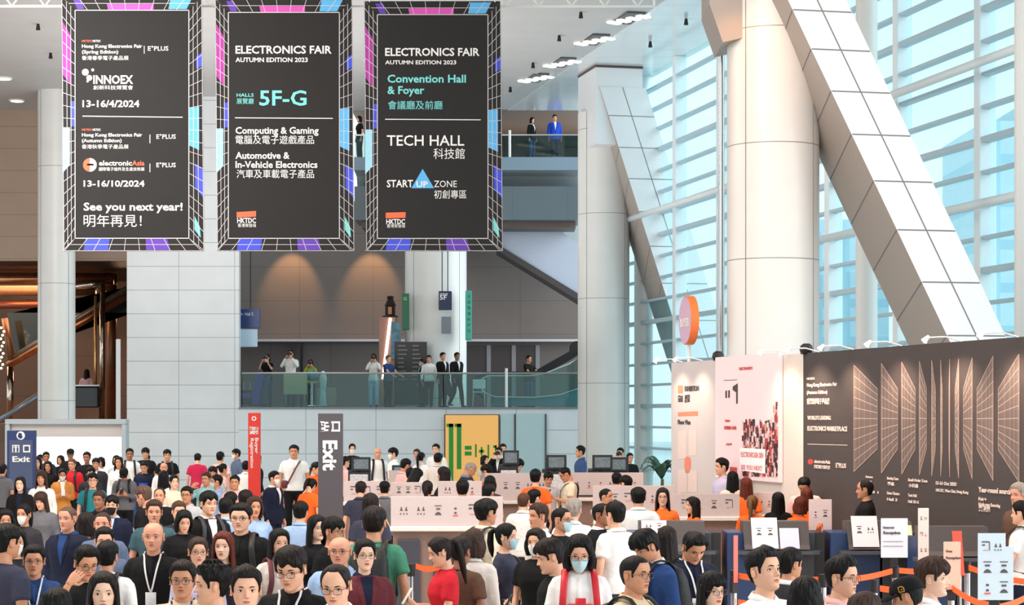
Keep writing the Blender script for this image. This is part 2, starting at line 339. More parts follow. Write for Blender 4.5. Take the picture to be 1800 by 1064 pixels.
struct(MB().box((-1.5, 83.6, 12.5), (9, .2, 3.4)).build('wall_corridor', mat('dark corridor wall', (48, 40, 40), .6)))
balustrade(XL, 2.3, 70.1, 11.28, .74, ((896-900)/F*70,), 'glass balustrade with white rail on the upper balcony', n=3)
# escalator flank under the balcony
fl = MB(); poly = [(885, 385), (956, 385), (1022, 432), (1022, 520), (885, 436), (700, 430), (700, 385)]
q = [P(a, b, 72.3) for a, b in poly]; fl.prism([(v.x, v.z) for v in q], 72.3, 74.3); e = empty('escalator', (0, 0, 0))
fl.build('flank_cladding', mat('lavender cladding', (190, 202, 222), .3), e)
tr = MB(); q = [P(a, b, 72.2) for a, b in ((878, 432), (1022, 520), (1022, 532), (872, 440))]; tr.prism([(v.x, v.z) for v in q], 72.1, 74.4); tr.build('soffit_trim', mat('dark trim', (70, 66, 68), .5), e)
tag(e, 'pale clad underside of a rising escalator below the balcony', 'escalator')
struct(MB().box((2.6, 76, 10.0), (3.2, .1, 4)).build('window_far', glass_mat('far glass', (235, 250, 252), .1, .03, .5, (240, 250, 252))))
# ---- rear: tan wall and recess beside the slim column
struct(MB().box((-20.2, 69.1, 10.2), (15.7, .3, 5.1)).build('wall_left', panel_mat('tan panels', (172, 148, 130), 0, .742, ov=8.45 % .742, line=.02, rough=.5, linergb=(140, 120, 106))))
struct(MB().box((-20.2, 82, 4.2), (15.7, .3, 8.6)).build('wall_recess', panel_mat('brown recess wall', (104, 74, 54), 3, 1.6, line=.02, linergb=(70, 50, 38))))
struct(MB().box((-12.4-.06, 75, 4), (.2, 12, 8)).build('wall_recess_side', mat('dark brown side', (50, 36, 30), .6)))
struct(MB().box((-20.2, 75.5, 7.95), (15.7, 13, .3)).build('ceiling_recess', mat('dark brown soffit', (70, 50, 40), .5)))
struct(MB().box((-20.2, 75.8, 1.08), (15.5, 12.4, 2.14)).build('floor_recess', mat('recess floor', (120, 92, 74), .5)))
BRZ = mat('polished bronze', (188, 124, 82), .18, .85, nscale=4, nvar=.2); BRM = mat('brown lacquer', (126, 84, 56), .35, .3, nscale=3, nvar=.15); CHB = mat('bronze chrome', (206, 190, 176), .08, 1)
def rt(px0, py0, px1, py1, Y, rpx, m, name, lab, cat='pipe'):
    return tag(MB().tube([P(px0, py0, Y), P(px1, py1, Y)], rpx*Y/F, 20).build(name, m, smooth=True), lab, cat)
rt(-30, 466, 205, 466, 76, 13, BRM, 'ceiling_duct', 'wide matt brown duct under the recess soffit', 'duct')
rt(-30, 490, 200, 490, 74, 10, BRZ, 'bronze_pipe', 'shiny bronze pipe running level under the wide duct')
rt(-30, 511, 168, 511, 75, 9, BRM, 'brown_pipe', 'dark brown pipe below the shiny bronze one')
rt(-30, 535, 168, 535, 76.5, 8, mat('red bronze', (150, 84, 62), .25, .7), 'red_pipe', 'reddish level pipe above the white light line')
rt(196, 482, 196, 744, 75.6, 9, BRM, 'brown_post', 'brown round post beside the white clad block', 'post')
rt(180, 492, 180, 744, 72, 5, CHB, 'chrome_post', 'slim chrome post in front of the brown round post', 'post')
rt(133, 504, 180, 497, 72, 7, CHB, 'chrome_elbow', 'short chrome arm joining the slim chrome post', 'pipe')
rt(168, 520, 168, 744, 71.5, 2.5, mat('gold bead', (214, 170, 110), .25, .8), 'gold_rail', 'thin gold beaded rail beside the chrome post', 'rail')
tag(MB().ell(P(188, 496, 75.6), (.38, .3, .36), 20, 12).build('brown_capsule', BRM, smooth=True), 'rounded brown lacquer head above the round post', 'ornament')
rt(18, 645, 18, 744, 72, 6, CHB, 'chrome_stub', 'short chrome post at the foot of the rising bronze beam', 'post')
es = empty('escalator', (0, 0, 0))
for (a, b, c, d, r, m, n) in ((14, 642, 235, 512, 7, BRZ, 'bronze_edge'), (24, 628, 235, 500, 5, mat('glitter trim', (150, 130, 112), .3, .6, nscale=200, nvar=.6), 'glitter_trim'), (8, 560, 22, 640, 6, BRM, 'brace')):
    MB().tube([P(a, b, 73), P(c, d, 73)], r*73/F, 14).build(n, m, es, smooth=True)
q = [P(a, b, 74) for a, b in ((12, 550), (235, 550), (235, 505), (30, 618))]; MB().prism([(v.x, v.z) for v in (P(12, 550, 74), P(235, 550, 74), P(235, 500, 74), P(28, 622, 74))], 74, 74.4).build('dark_flank', mat('dark green glass', (36, 40, 36), .1), es)
tag(es, 'bronze edged escalator rising across the brown recess', 'escalator')
rt(-20, 752, 75, 690, 68, 5, mat('rail grey', (130, 134, 142), .3, .5), 'escalator_rail', 'grey escalator handrail rising beside the slim column', 'rail')
for k in range(9):
    pass
lt = empty('light_string', P(2, 610, 72)); 
for k in range(12): MB().ell((.06*math.sin(k*2.1), .02*k, -.75+.13*k), (.045,)*3, 8, 6).build('bulb', mat('string bulb', (255, 220, 170), .3, emit=5), lt, smooth=True)
tag(lt, 'string of small warm bulbs at the edge of the recess', 'lights')
tag(MB().box((0, 0, 0), (.16, .06, 2.9), bev=.02).build('lit_sign_blade', mat('milky acrylic', (232, 236, 240), .3, emit=.25), loc=(P(208, 612, 70).x, 70, 3.6)), 'upright milky acrylic blade beside the white block', 'sign')
cn = empty('bar_counter', P(148, 745, 70)); 
MB().box((0, 0, .9), (1.1, .5, .75), bev=.06).build('front', mat('black gloss', (26, 26, 30), .1), cn); MB().box((0, 0, .2), (1.1, .45, .7)).build('plinth', BRM, cn); MB().box((0, 0, 1.3), (1.16, .55, .05)).build('top', STEEL, cn)
tag(cn, 'black glossy counter between the slim column and gold rail', 'counter')
lamp('recess_lamp', 'AREA', (-19, 74, 7.2), 420, (1, .62, .34), target=(-19, 76, 0), size=5, size_y=3)
lamp('recess_lamp', 'AREA', (-14.6, 78, 6.8), 160, (1, .62, .34), target=(-14.6, 76, 0), size=2, size_y=2)
# ------------------------------------------------------------------ people kit (person faces -Y at yaw 0, 1.72 m tall)
def interp(tab, z):
    if z <= tab[0][0]: return tab[0][1:]
    for i in range(len(tab)-1):
        a, b = tab[i], tab[i+1]
        if z <= b[0]:
            t = (z-a[0])/(b[0]-a[0])
            p, q = tab[max(i-1, 0)], tab[min(i+2, len(tab)-1)]
            out = []
            for k in range(1, len(a)):
                m0 = (b[k]-p[k])/max(b[0]-p[0], 1e-6)*(b[0]-a[0]); m1 = (q[k]-a[k])/max(q[0]-a[0], 1e-6)*(b[0]-a[0])
                out.append((2*t**3-3*t*t+1)*a[k]+(t**3-2*t*t+t)*m0+(-2*t**3+3*t*t)*b[k]+(t**3-t*t)*m1)
            return out
    return tab[-1][1:]
HEADM = [(-.118, .052, .0, .014), (-.112, .074, .012, .030), (-.1, .083, .03, .044), (-.085, .083, .045, .054), (-.06, .084, .066, .0645), (-.03, .085, .086, .071),
         (0, .084, .098, .0745), (.03, .090, .103, .0765), (.055, .088, .1, .075), (.08, .074, .085, .066), (.1, .05, .058, .047), (.112, .024, .028, .024), (.116, .008, .01, .008)]
HEADW = [(z, f*.98, b*.97, wd*(.95 if z > -.02 else .9)) for z, f, b, wd in HEADM]
def head_pt(tab, az, z):
    f, b, wd = interp(tab, z); s, c = math.sin(az), math.cos(az)
    return Vector((wd*math.copysign(abs(s)**.92, s), -(f if c > 0 else b)*math.copysign(abs(c)**.92, c), z))
def g(x, m, s): return math.exp(-((x-m)/s)**2)
def face_feat(p, sex):
    x, y, z = p
    if y > .0: return p
    front = min(1, max(0, -y/.05)); ax = abs(x)
    d = 0
    nose = max(0, 1-abs(z+.012)/.05) if z > -.034 else max(0, 1-(-.034-z)/.012)*.44*2.2
    prof = 0
    if z > -.032: prof = .024*max(0, min(1, (.022-z)/.052))**1.1
    else: prof = .024*max(0, 1-(-.032-z)/.010)
    d += prof*g(x, 0, .0085+.004*g(z, -.03, .012)) + .009*g(ax, .0135, .006)*g(z, -.032, .008)
    d -= .011*g(ax, .033, .017)*g(z, .001, .013)
    d += (.005 if sex == 'm' else .002)*g(z, .022, .010)*g(ax, .03, .03)
    d += .005*g(ax, .043, .018)*g(z, -.028, .018)
    lp = .0075 if sex == 'w' else .006
    d += lp*g(z, -.0545, .0055)*g(x, 0, .02)+(lp+.001)*g(z, -.0665, .0065)*g(x, 0, .018)
    d -= .004*g(z, -.0605, .0022)*g(x, 0, .024)
    d -= .004*g(z, -.079, .007)*g(x, 0, .022)
    d += .006*g(z, -.098, .013)*g(x, 0, .02)
    d -= .003*g(x, 0, .004)*g(z, -.045, .005)
    return Vector((x, y-d*front, z))
def make_head(sex, lod):
    """slots: 0 skin, 1 lips, 2 eye white, 3 dark (iris, lashes, brows)"""
    tab = HEADM if sex == 'm' else HEADW; b = MB()
    if lod == 0:
        zs = []; z = -.118
        while z < .114: zs.append(z); z += .0022 if -.078 < z < -.045 else .0036 if -.09 < z < .03 else .009
        azs = [];  a = 0
        while a < PI: azs.append(a); a += .03 if a < .36 else .06 if a < .75 else (.11 if a < 1.4 else .2)
    else:
        zs = [-.118+.234*i/19 for i in range(20)]; azs = [.16*i for i in range(8)]+[1.3+.31*i for i in range(6)]
    azs = azs+[PI]+[-a for a in reversed(azs[1:])]
    rings = [[face_feat(head_pt(tab, a, z), sex) for a in azs] for z in zs]
    n = len(azs)
    b.loft(rings)
    lipc = lambda p: (p.y < -.05 and ((p.x/(.021 if sex == 'w' else .022))**2+((p.z+.0605)/(.0095 if sex == 'w' else .0078))**2 < 1))
    for i, f in enumerate(b.f):
        c = Vector((0, 0, 0))
        for k in f: c += Vector(b.v[k])
        if len(f) == 4 and lipc(c/4): b.m[i] = 1
    nn, mm = (14, 8) if lod == 0 else (6, 4)
    for s in (-1, 1):
        # eyes: almond patch with iris and lid line
        yy = face_feat(head_pt(tab, s*.42, .001), sex)
        c = Vector((s*.0325, yy.y-.0005, .001))
        b.ell(c, (.0145, .0062, .0062), nn, mm, 2)
        b.ell(c+Vector((0, -.0035, .0003)), (.0062, .0042, .0060), nn, mm, 3)
        pts = [c+Vector((s*(.0155*math.cos(t)), -.0055*math.sin(t)-.0015+.003*(math.cos(t)*1)*(1 if math.cos(t) > 0 else 0), .0072*math.sin(t)-.0012)) for t in (PI*k/6 for k in range(7))]
        b.tube(pts, [.0006, .0013, .0017, .0018, .0018, .0016, .0008], 5, 3)
        low = [c+Vector((s*(.0155*math.cos(t)), -.005*math.sin(t)-.001, -.0066*math.sin(t)-.0005)) for t in (PI*k/5 for k in range(6))]
        b.tube(low, [.0008, .0016, .002, .002, .0016, .0008], 5, 0)
        pts = []
        for t in range(6):
            az = s*(.19+.088*t); zz = .0215+.004*math.sin(t/5*PI*.8)-(.002 if t == 5 else 0)
            q = face_feat(head_pt(tab, az, zz), sex); pts.append(q+Vector((0, -.0005, 0)))
        b.tube(pts, [.0022, .0032, .0032, .0028, .0022, .001] if sex == 'm' else [.0014, .002, .002, .0018, .0014, .0008], 5, 3, flat=1.1)
        # ears
        wd = interp(tab, -.005)[2]
        M = Matrix.Translation((s*(wd+.004), .012, -.004)) @ Matrix.Rotation(s*.35, 4, 'Z') @ Matrix.Rotation(-.15, 4, 'X')
        b.ell((0, 0, 0), (.0085, .018, .031), nn, mm, 0, M)
        if lod == 0:
            b.tube([M @ Vector((s*.007, .015*math.cos(t)-.001, .027*math.sin(t)+.002)) for t in (-1.9+.45*k for k in range(11))], .0042, 6, 0)
            # nostrils and mouth line
            b.ell((s*.0062, -.1035, -.0365), (.0032, .003, .0016), 8, 4, 3)
    if lod == 0:
        b.tube([face_feat(head_pt(tab, .06*k, -.0605-.0008*abs(k)), sex)+Vector((0, -.0006, 0)) for k in range(-4, 5)], [.0003]+[.0008]*7+[.0003], 5, 3)
    return b
HEADS = {}
def head_mb(sex, lod):
    if (sex, lod) not in HEADS: HEADS[(sex, lod)] = make_head(sex, lod)
    return HEADS[(sex, lod)]
NECK = Vector((0, .018, 1.49))
def head_matrix(hy, hp, sex='m'):
    return Matrix.Translation(NECK) @ Matrix.Rotation(math.radians(hy), 4, 'Z') @ Matrix.Rotation(math.radians(hp), 4, 'X') @ Matrix.Translation((0, -.032, .118))
# torso sections: z, rx, ry, cy
TORM = [(.80, .160, .105, .0), (.88, .170, .115, .0), (.96, .168, .115, .0), (1.06, .150, .108, 0), (1.16, .154, .110, -.005), (1.26, .172, .118, -.008), (1.34, .184, .116, -.004),
        (1.385, .186, .102, .0), (1.415, .160, .088, .006), (1.44, .110, .072, .012), (1.462, .068, .060, .016), (1.475, .055, .055, .016)]
TORW = [(.80, .165, .108, .0), (.88, .172, .115, .0), (.96, .160, .108, .0), (1.06, .130, .094, 0), (1.16, .138, .100, -.006), (1.26, .156, .120, -.018), (1.33, .162, .112, -.012),
        (1.38, .163, .094, .0), (1.41, .138, .080, .006), (1.438, .092, .064, .012), (1.46, .060, .054, .016), (1.475, .05, .05, .016)]
def tor_ring(tab, z, k=1.0, n=20, add=0):
    rx, ry, cy = interp(tab, z); r = []
    for j in range(n):
        a = 2*PI*j/n; c, s = math.cos(a), math.sin(a)
        r.append(((rx*k+add)*math.copysign(abs(c)**.85, c), cy+(ry*k+add)*math.copysign(abs(s)**.9, s), z))
    return r
def front_y(tab, x, z, add=0):
    rx, ry, cy = interp(tab, z); rx += add; ry += add
    c = min(.999, abs(x)/rx)**(1/.85); return cy-ry*max(0, 1-c*c)**.45
def arms(pose, sex):
    k = .9 if sex == 'w' else 1.0; out = {}
    for s in (-1, 1):
        S = Vector((s*.175*k, .005, 1.385)); E = Vector((s*.232*k, .03, 1.12)); W = Vector((s*.238*k, -.045, .885)); d = Vector((s*-.02, -.2, -1)); N = Vector((-s, 0, 0)); curl = .35
        if pose in ('phone', 'phone1') and (pose == 'phone' or s == 1):
            E = Vector((s*.225*k, -.03, 1.12)); W = Vector((s*.085, -.255, 1.165)); d = Vector((-s*.55, -.55, .5)); N = Vector((-s*.5, .5, .6)); curl = .75
        elif pose == 'sidephone' and s == 1:
            E = Vector((s*.22*k, -.06, 1.12)); W = Vector((s*.14, -.30, 1.20)); d = Vector((-s*.2, -.7, .45)); N = Vector((-s*.6, .4, .5)); curl = .75
        elif pose == 'camera':
            E = Vector((s*.25*k, -.13, 1.22)); W = Vector((s*.095, -.205, 1.47)); d = Vector((-s*.5, -.25, .8)); N = Vector((-s*.8, .3, .2)); curl = .8
        elif pose == 'touch' and s == -1:
            E = Vector((s*.30*k, -.20, 1.24)); W = Vector((s*.19, -.235, 1.47)); d = Vector((-s*.75, .15, .65)); N = Vector((-s*.5, .6, .2)); curl = .5
        elif pose == 'fold':
            E = Vector((s*.235*k, -.02, 1.12)); W = Vector((s*.10, -.20, 1.10+.02*s)); d = Vector((-s*1, -.12, .05)); N = Vector((0, 1, 0)); curl = .45
        elif pose == 'reach':
            E = Vector((s*.20*k, -.20, 1.17)); W = Vector((s*.18, -.42, 1.06)); d = Vector((0, -1, -.35)); N = Vector((0, -.3, -1)); curl = .4
        elif pose == 'sit':
            E = Vector((s*.235*k, -.07, 1.14)); W = Vector((s*.16, -.31, 1.10)); d = Vector((-s*.35, -1, -.05)); N = Vector((0, 0, -1)); curl = .3
        elif pose == 'point' and s == -1:
            E = Vector((s*.36, -.08, 1.33)); W = Vector((s*.58, -.16, 1.33)); d = Vector((s*1, -.2, .05)); N = Vector((0, 0, -1)); curl = .25
        elif pose == 'walk':
            E = Vector((s*.228*k, .03+.07*s, 1.125)); W = Vector((s*.235*k, -.03+.16*s, .905)); d = Vector((0, .2*s-.1, -1))
        out[s] = (S, E, W, d.normalized(), N.normalized(), curl)
    return out
def legs(pose, sex):
    out = {}
    for s in (-1, 1):
        H = Vector((s*.088, .0, .90)); K = Vector((s*.095, -.012, .49)); A = Vector((s*.10, .02, .085))
        if pose == 'walk': K = Vector((s*.085, -.06-.07*s, .49)); A = Vector((s*.08, .05-.26*s, .085+(.05 if s < 0 else 0)))
        if pose == 'sit': H = Vector((s*.088, .0, .90)); K = Vector((s*.10, -.42, .91)); A = Vector((s*.10, -.40, .49))
        out[s] = (H, K, A)
    return out
def hand_mb(W, d, N, curl, s, lod=0):
    """palm, four fingers of their own length and bend, thumb from the side of the palm"""
    b = MB(); d = d.normalized(); N = (N-d*N.dot(d)).normalized(); side = d.cross(N)*(s)   # side points to the thumb
    if side.length < .1: side = Vector((1, 0, 0))
    side.normalize(); pl = .088
    def ring(t, hw, th): c = W+d*t; return [c+side*(hw*math.cos(a))+N*(th*math.sin(a)) for a in (2*PI*k/10 for k in range(10))]
    b.loft([ring(-.012, .024, .017), ring(.01, .027, .016), ring(.035, .036, .0155), ring(.065, .042, .0135), ring(pl, .040, .011), ring(pl+.006, .034, .008)])
    nn = 6
    for i, (L, r) in enumerate(((.070, .0085), .078 and (.078, .0088), (.072, .0084), (.057, .0074))):
        base = W+d*(pl-.006)+side*(.030-.0205*i); c = curl*(.8+.12*i); pts = [base]; dd = d; p = base
        for k, q in enumerate((.42, .32, .26)):
            ang = c*(.55, 1.0, .7)[k]; dd = (dd*math.cos(ang)+N*math.sin(ang)).normalized(); p = p+dd*L*q; pts.append(p)
        b.tube([pts[0]-d*.012]+pts, [r, r*1.02, r*.98, r*.9, r*.62], nn)
        b.ell(pts[-1], (r*.62,)*3, 6, 4)
    t0 = W+d*.026+side*.026; td = (d*.55+side*.75+N*.25).normalized(); p1 = t0+td*.036; td2 = (d*.85+side*.2+N*.4*curl*1.5).normalized(); p2 = p1+td2*.03; p3 = p2+(td2+N*.3).normalized()*.024
    b.tube([t0-td*.01, t0, p1, p2, p3], [.012, .0125, .0105, .0095, .006], nn); b.ell(p3, (.006,)*3, 6, 4)
    return b
def lerp3(a, b, t): return a+(b-a)*t
def limb(b, A, B, C, ra, rb, rc, n=12, t0=0, t1=1, bulge=1.08):
    """two-segment limb A-B-C with a soft joint"""
    pts = []; rs = []
    for t in (0, .3, .65, .9): pts.append(lerp3(A, B, t)); rs.append((ra+(rb-ra)*t)*(bulge if t == .3 else 1))
    pts.append(B+(lerp3(A, B, .96)+lerp3(B, C, .04)-B*2)*.5); rs.append(rb)
    for t in (.1, .3, .65, 1): pts.append(lerp3(B, C, t)); rs.append((rb+(rc-rb)*t)*(bulge if t == .3 else 1))
    b.tube(pts, rs, n)
def remesh(mb, voxel, smooth=4):
    me = mb.mesh(); o = bpy.data.objects.new('blend', me); COL.objects.link(o)
    m = o.modifiers.new('r', 'REMESH'); m.mode = 'VOXEL'; m.voxel_size = voxel
    k = o.modifiers.new('s', 'SMOOTH'); k.factor = .5; k.iterations = smooth
    dg = bpy.context.evaluated_depsgraph_get(); ne = bpy.data.meshes.new_from_object(o.evaluated_get(dg), depsgraph=dg)
    bpy.data.objects.remove(o); bpy.data.meshes.remove(me)
    r = MB(); r.add([v.co.copy() for v in ne.vertices], [tuple(p.vertices) for p in ne.polygons]); bpy.data.meshes.remove(ne); return r
SITDZ = -.42
def settle(mb, pose):
    if pose == 'sit': mb.v = [(x, y, z+SITDZ) for x, y, z in mb.v]
    return mb
PB = {}
def posebody(pose, sex):
    if (pose, sex) in PB: return PB[(pose, sex)]
    b = MB(); tab = TORM if sex == 'm' else TORW; kk = 1 if sex == 'm' else .88
    b.loft([tor_ring(tab, z, .90) for z in (.82, .88, .96, 1.06, 1.16, 1.26, 1.34, 1.39, 1.425, 1.448, 1.468)])
    b.tube([(0, .02, 1.40), (0, .014, 1.46), (0, -.002, 1.53), (0, -.006, 1.57)], [.062*kk, .058*kk, .055*kk, .054*kk], 14)
    A = arms(pose, sex); L = legs(pose, sex)
    for s in (-1, 1):
        S, E, W, d, N, c = A[s]; limb(b, S, E, W, .048*kk, .038*kk, .0265*kk)
        H, K, An = L[s]; limb(b, H, K, An, .085, .055, .038)
        b.tube([An+Vector((0, .03, -.02)), An+Vector((0, -.03, -.045)), An+Vector((0, -.14, -.06))], [.04, .038, .025], 8)
    b = remesh(b, .016, 3)
    for s in (-1, 1):
        S, E, W, d, N, c = A[s]; b.join(hand_mb(W, d, N, c, s), None)
    PB[(pose, sex)] = b; return b
PERSON_MESH = {}
def person_mesh(pose, sex, hy, hp, lod):
    key = (pose, sex, hy, hp, lod)
    if key not in PERSON_MESH:
        b = MB().join(posebody(pose, sex)); b.join(head_mb(sex, lod), head_matrix(hy, hp)); settle(b, pose)
        PERSON_MESH[key] = b.mesh('person', (BLANK,)*4)
    return PERSON_MESH[key]
BLANK = mat('blank', (200, 200, 200))
GARM = {}
def garment(kind, pose, sex):
    """tee, polo (short sleeves), shirt, sweater, jacket (long sleeves), vest (none), trousers"""
    key = (kind, pose, sex)
    if key in GARM: return GARM[key]
    tab = TORM if sex == 'm' else TORW; kk = 1 if sex == 'm' else .9; b = MB(); A = arms(pose, sex); L = legs(pose, sex)
    if kind == 'trousers':
        b.loft([tor_ring(tab, z, 1.0, add=.004) for z in (.80, .84, .88, .96, 1.0)])
        for s in (-1, 1):
            H, K, An = L[s]; limb(b, H+Vector((0, 0, -.02)), K, An+Vector((0, 0, -.02)), .092, .07, .058)
        b = remesh(b, .016, 4)
    else:
        add = {'tee': .008, 'polo': .008, 'shirt': .009, 'sweater': .012, 'jacket': .020, 'vest': .016, 'coat': .022}[kind]
        lo = {'coat': .62, 'jacket': .80}.get(kind, .86)
        zs = [lo]+[z for z in (.74, .80, .88, .96, 1.06, 1.16, 1.26, 1.34, 1.39, 1.425, 1.445, 1.460) if z > lo]+([1.470] if kind in ('sweater',) else [])
        b.loft([tor_ring(tab, max(z, .80), 1.0, add=add+(.004 if z < 1 else 0)) if z >= .8 else [(x, y, z) for x, y, _ in tor_ring(tab, .80, 1.0, add=add+.004)] for z in zs])
        short = kind in ('tee', 'polo')
        for s in (-1, 1):
            S, E, W, d, N, c = A[s]; ex = add-.004
            if kind == 'vest':
                continue
            if short:
                T = lerp3(S, E, .66)+Vector((s*.004, 0, 0)); b.tube([S+Vector((-s*.03, 0, .0)), lerp3(S, E, .12), lerp3(S, E, .4), T], [(.05+ex)*kk, (.059+ex)*kk, (.058+ex)*kk, (.060+ex)*kk], 14)
            else:
                We = lerp3(E, W, .97)
                limb(b, S, E, We, (.056+ex)*kk, (.046+ex)*kk, (.034+ex)*kk)
        for s in (-1, 1):
            S = A[s][0]; b.tube([(s*.03, .014, 1.425), (s*.09, .012, 1.408), S+Vector((0, 0, -.002)), S+Vector((s*.02, 0, -.02))], [.036*kk, .05*kk, (.054+add*.7)*kk, .04*kk], 12)
        b = remesh(b, .015 if short else .016, 6)
        if kind in ('polo', 'shirt'):
            b.join(collar_mb(kk)); zz = [1.425-.02*i for i in range(8 if kind == 'polo' else 28)]
            b.loft([[(x, front_y(tab, x, z, add)+dy, z) for x, dy in ((-.016, .006), (-.015, -.0045), (.015, -.0045), (.016, .006))] for z in zz])
            for z in zz[1::4]: b.ell((0, front_y(tab, 0, z, add)-.005, z), (.005, .002, .005), 8, 4)
        elif kind in ('tee', 'sweater'):
            r = (.070 if kind == 'tee' else .066)*kk; h = 1.452 if kind == 'tee' else 1.466
            pts = [(r*math.cos(a), .014+r*.95*math.sin(a), h+.012*math.sin(a)) for a in (2*PI*k/20 for k in range(21))]
            b.tube(pts, .0075, 6)
    settle(b, pose); GARM[key] = b.mesh(kind, (BLANK,)); return GARM[key]
def collar_mb(kk=1, spread=.5):
    """turned-down collar: stand, fold and leaf with two front points"""
    b = MB(); rows = [[] for _ in range(5)]; N = 32
    for k in range(N+1):
        a = -PI/2+spread*.5+(2*PI-spread)*k/N; e = min(k, N-k)/N; c, s = math.cos(a), math.sin(a); fr = max(0, 1-e*6)
        dy = .012+.004*(s > 0)
        for i, (r, z) in enumerate(((.062, 1.440), (.061, 1.484-.020*fr), (.066, 1.488-.020*fr), (.080+.010*fr, 1.458-.034*fr), (.076+.010*fr, 1.452-.034*fr))):
            rows[i].append((r*kk*c*(1+.25*(i > 2)*abs(c)), dy+r*kk*s*(1 if i < 3 else 1.02), z+.010*s))
    return b.loft(rows, caps=False, closed=False)
def front_panel(sex, kind):
    """V of inner shirt seen in an open jacket, plus its lapel edges as second slot"""
    tab = TORM if sex == 'm' else TORW; b = MB(); rows = []; add = .019
    for i in range(9):
        t = i/8; z = 1.452-.30*t; hw = .047*(1-t)**.85+.004
        rows.append([(x, front_y(tab, x, min(z, 1.425), add)-.001, z) for x in (-hw, -hw*.5, 0, hw*.5, hw)])
    b.loft(rows, caps=False, closed=False)
    for s in (-1, 1):
        q = []
        for i in range(9):
            t = i/8; z = 1.456-.31*t; hw = .049*(1-t)**.85+.004; wd = .034*math.sin(PI*min(1, t*1.0+.12))+.004
            q.append([(s*x, front_y(tab, x, min(z, 1.425), add)-.004, z) for x in (hw-.003, hw+wd*.5, hw+wd)])
        b.loft(q, 1, caps=False, closed=False)
    return b
# ---- hair
def hair_h(style, az, z, tab):
    """hair thickness over the head surface; negative = no hair here"""
    a = abs(az)
    if style in ('short', 'quiff', 'fringe', 'balding', 'buzz', 'spiky', 'mop'):
        front = {'short': .070, 'quiff': .074, 'fringe': .048, 'balding': .098, 'buzz': .076, 'spiky': .066, 'mop': .034}[style]
        if style == 'fringe' or style == 'mop': front += .012*math.sin(az*7)
        if a < .62: hl = front
        elif a < 1.15: hl = front+(.012-front)*((a-.62)/.53)**1.3+(.016 if style in ('short', 'quiff', 'buzz') and a < .8 else 0)*0
        elif a < 1.33: hl = -.012
        elif a < 1.72: hl = .03
        elif a < 2.1: hl = .03-.085*(a-1.72)/.38
        else: hl = -.058-.016*(a-2.1)/1.04
        d = z-hl
        if d < 0: return max(-.02, d)
        e = min(1, d/.014)
        top = max(0, (z-.02)/.09)
        t = {'short': .008+.018*top, 'quiff': .009+.018*top+.010*top*max(0, math.cos(az)), 'fringe': .013+.016*top, 'balding': .007, 'buzz': .0035, 'spiky': .007+.026*top, 'mop': .018+.014*top}[style]
        return t*(e**.6)
    if style == 'ring':    # bald crown with cropped sides
        hl = -.06 if a > 2.0 else (.0 if a > 1.72 else .02)
        if a < 1.25: return -.02
        d = min(z-hl, .05-z+(a-1.3)*.05, (a-1.3)*.08)
        return .004*min(1, d/.01) if d > 0 else max(-.02, d)
    if style in ('long', 'bob', 'pony', 'bun', 'tied', 'longfringe'):
        part = .072-.012*min(a, .8) if style != 'longfringe' else .036+.004*math.sin(az*9)
        if a < .5: hl = part
        elif a < 1.25: hl = part-.09*((a-.5)/.75)
        elif a < 1.9 and style in ('pony', 'bun', 'tied'): hl = .012 if a < 1.72 else -.03
        elif a < 1.9: hl = -.05
        else: hl = -.075
        d = z-hl
        if d < 0: return max(-.02, d)
        t = {'long': .016, 'bob': .019, 'pony': .009, 'bun': .009, 'tied': .010, 'longfringe': .018}[style]
        return t*(min(1, d/.014)**.6)+.005*max(0, (z-.04)/.07)
    return -1
HAIR = {}
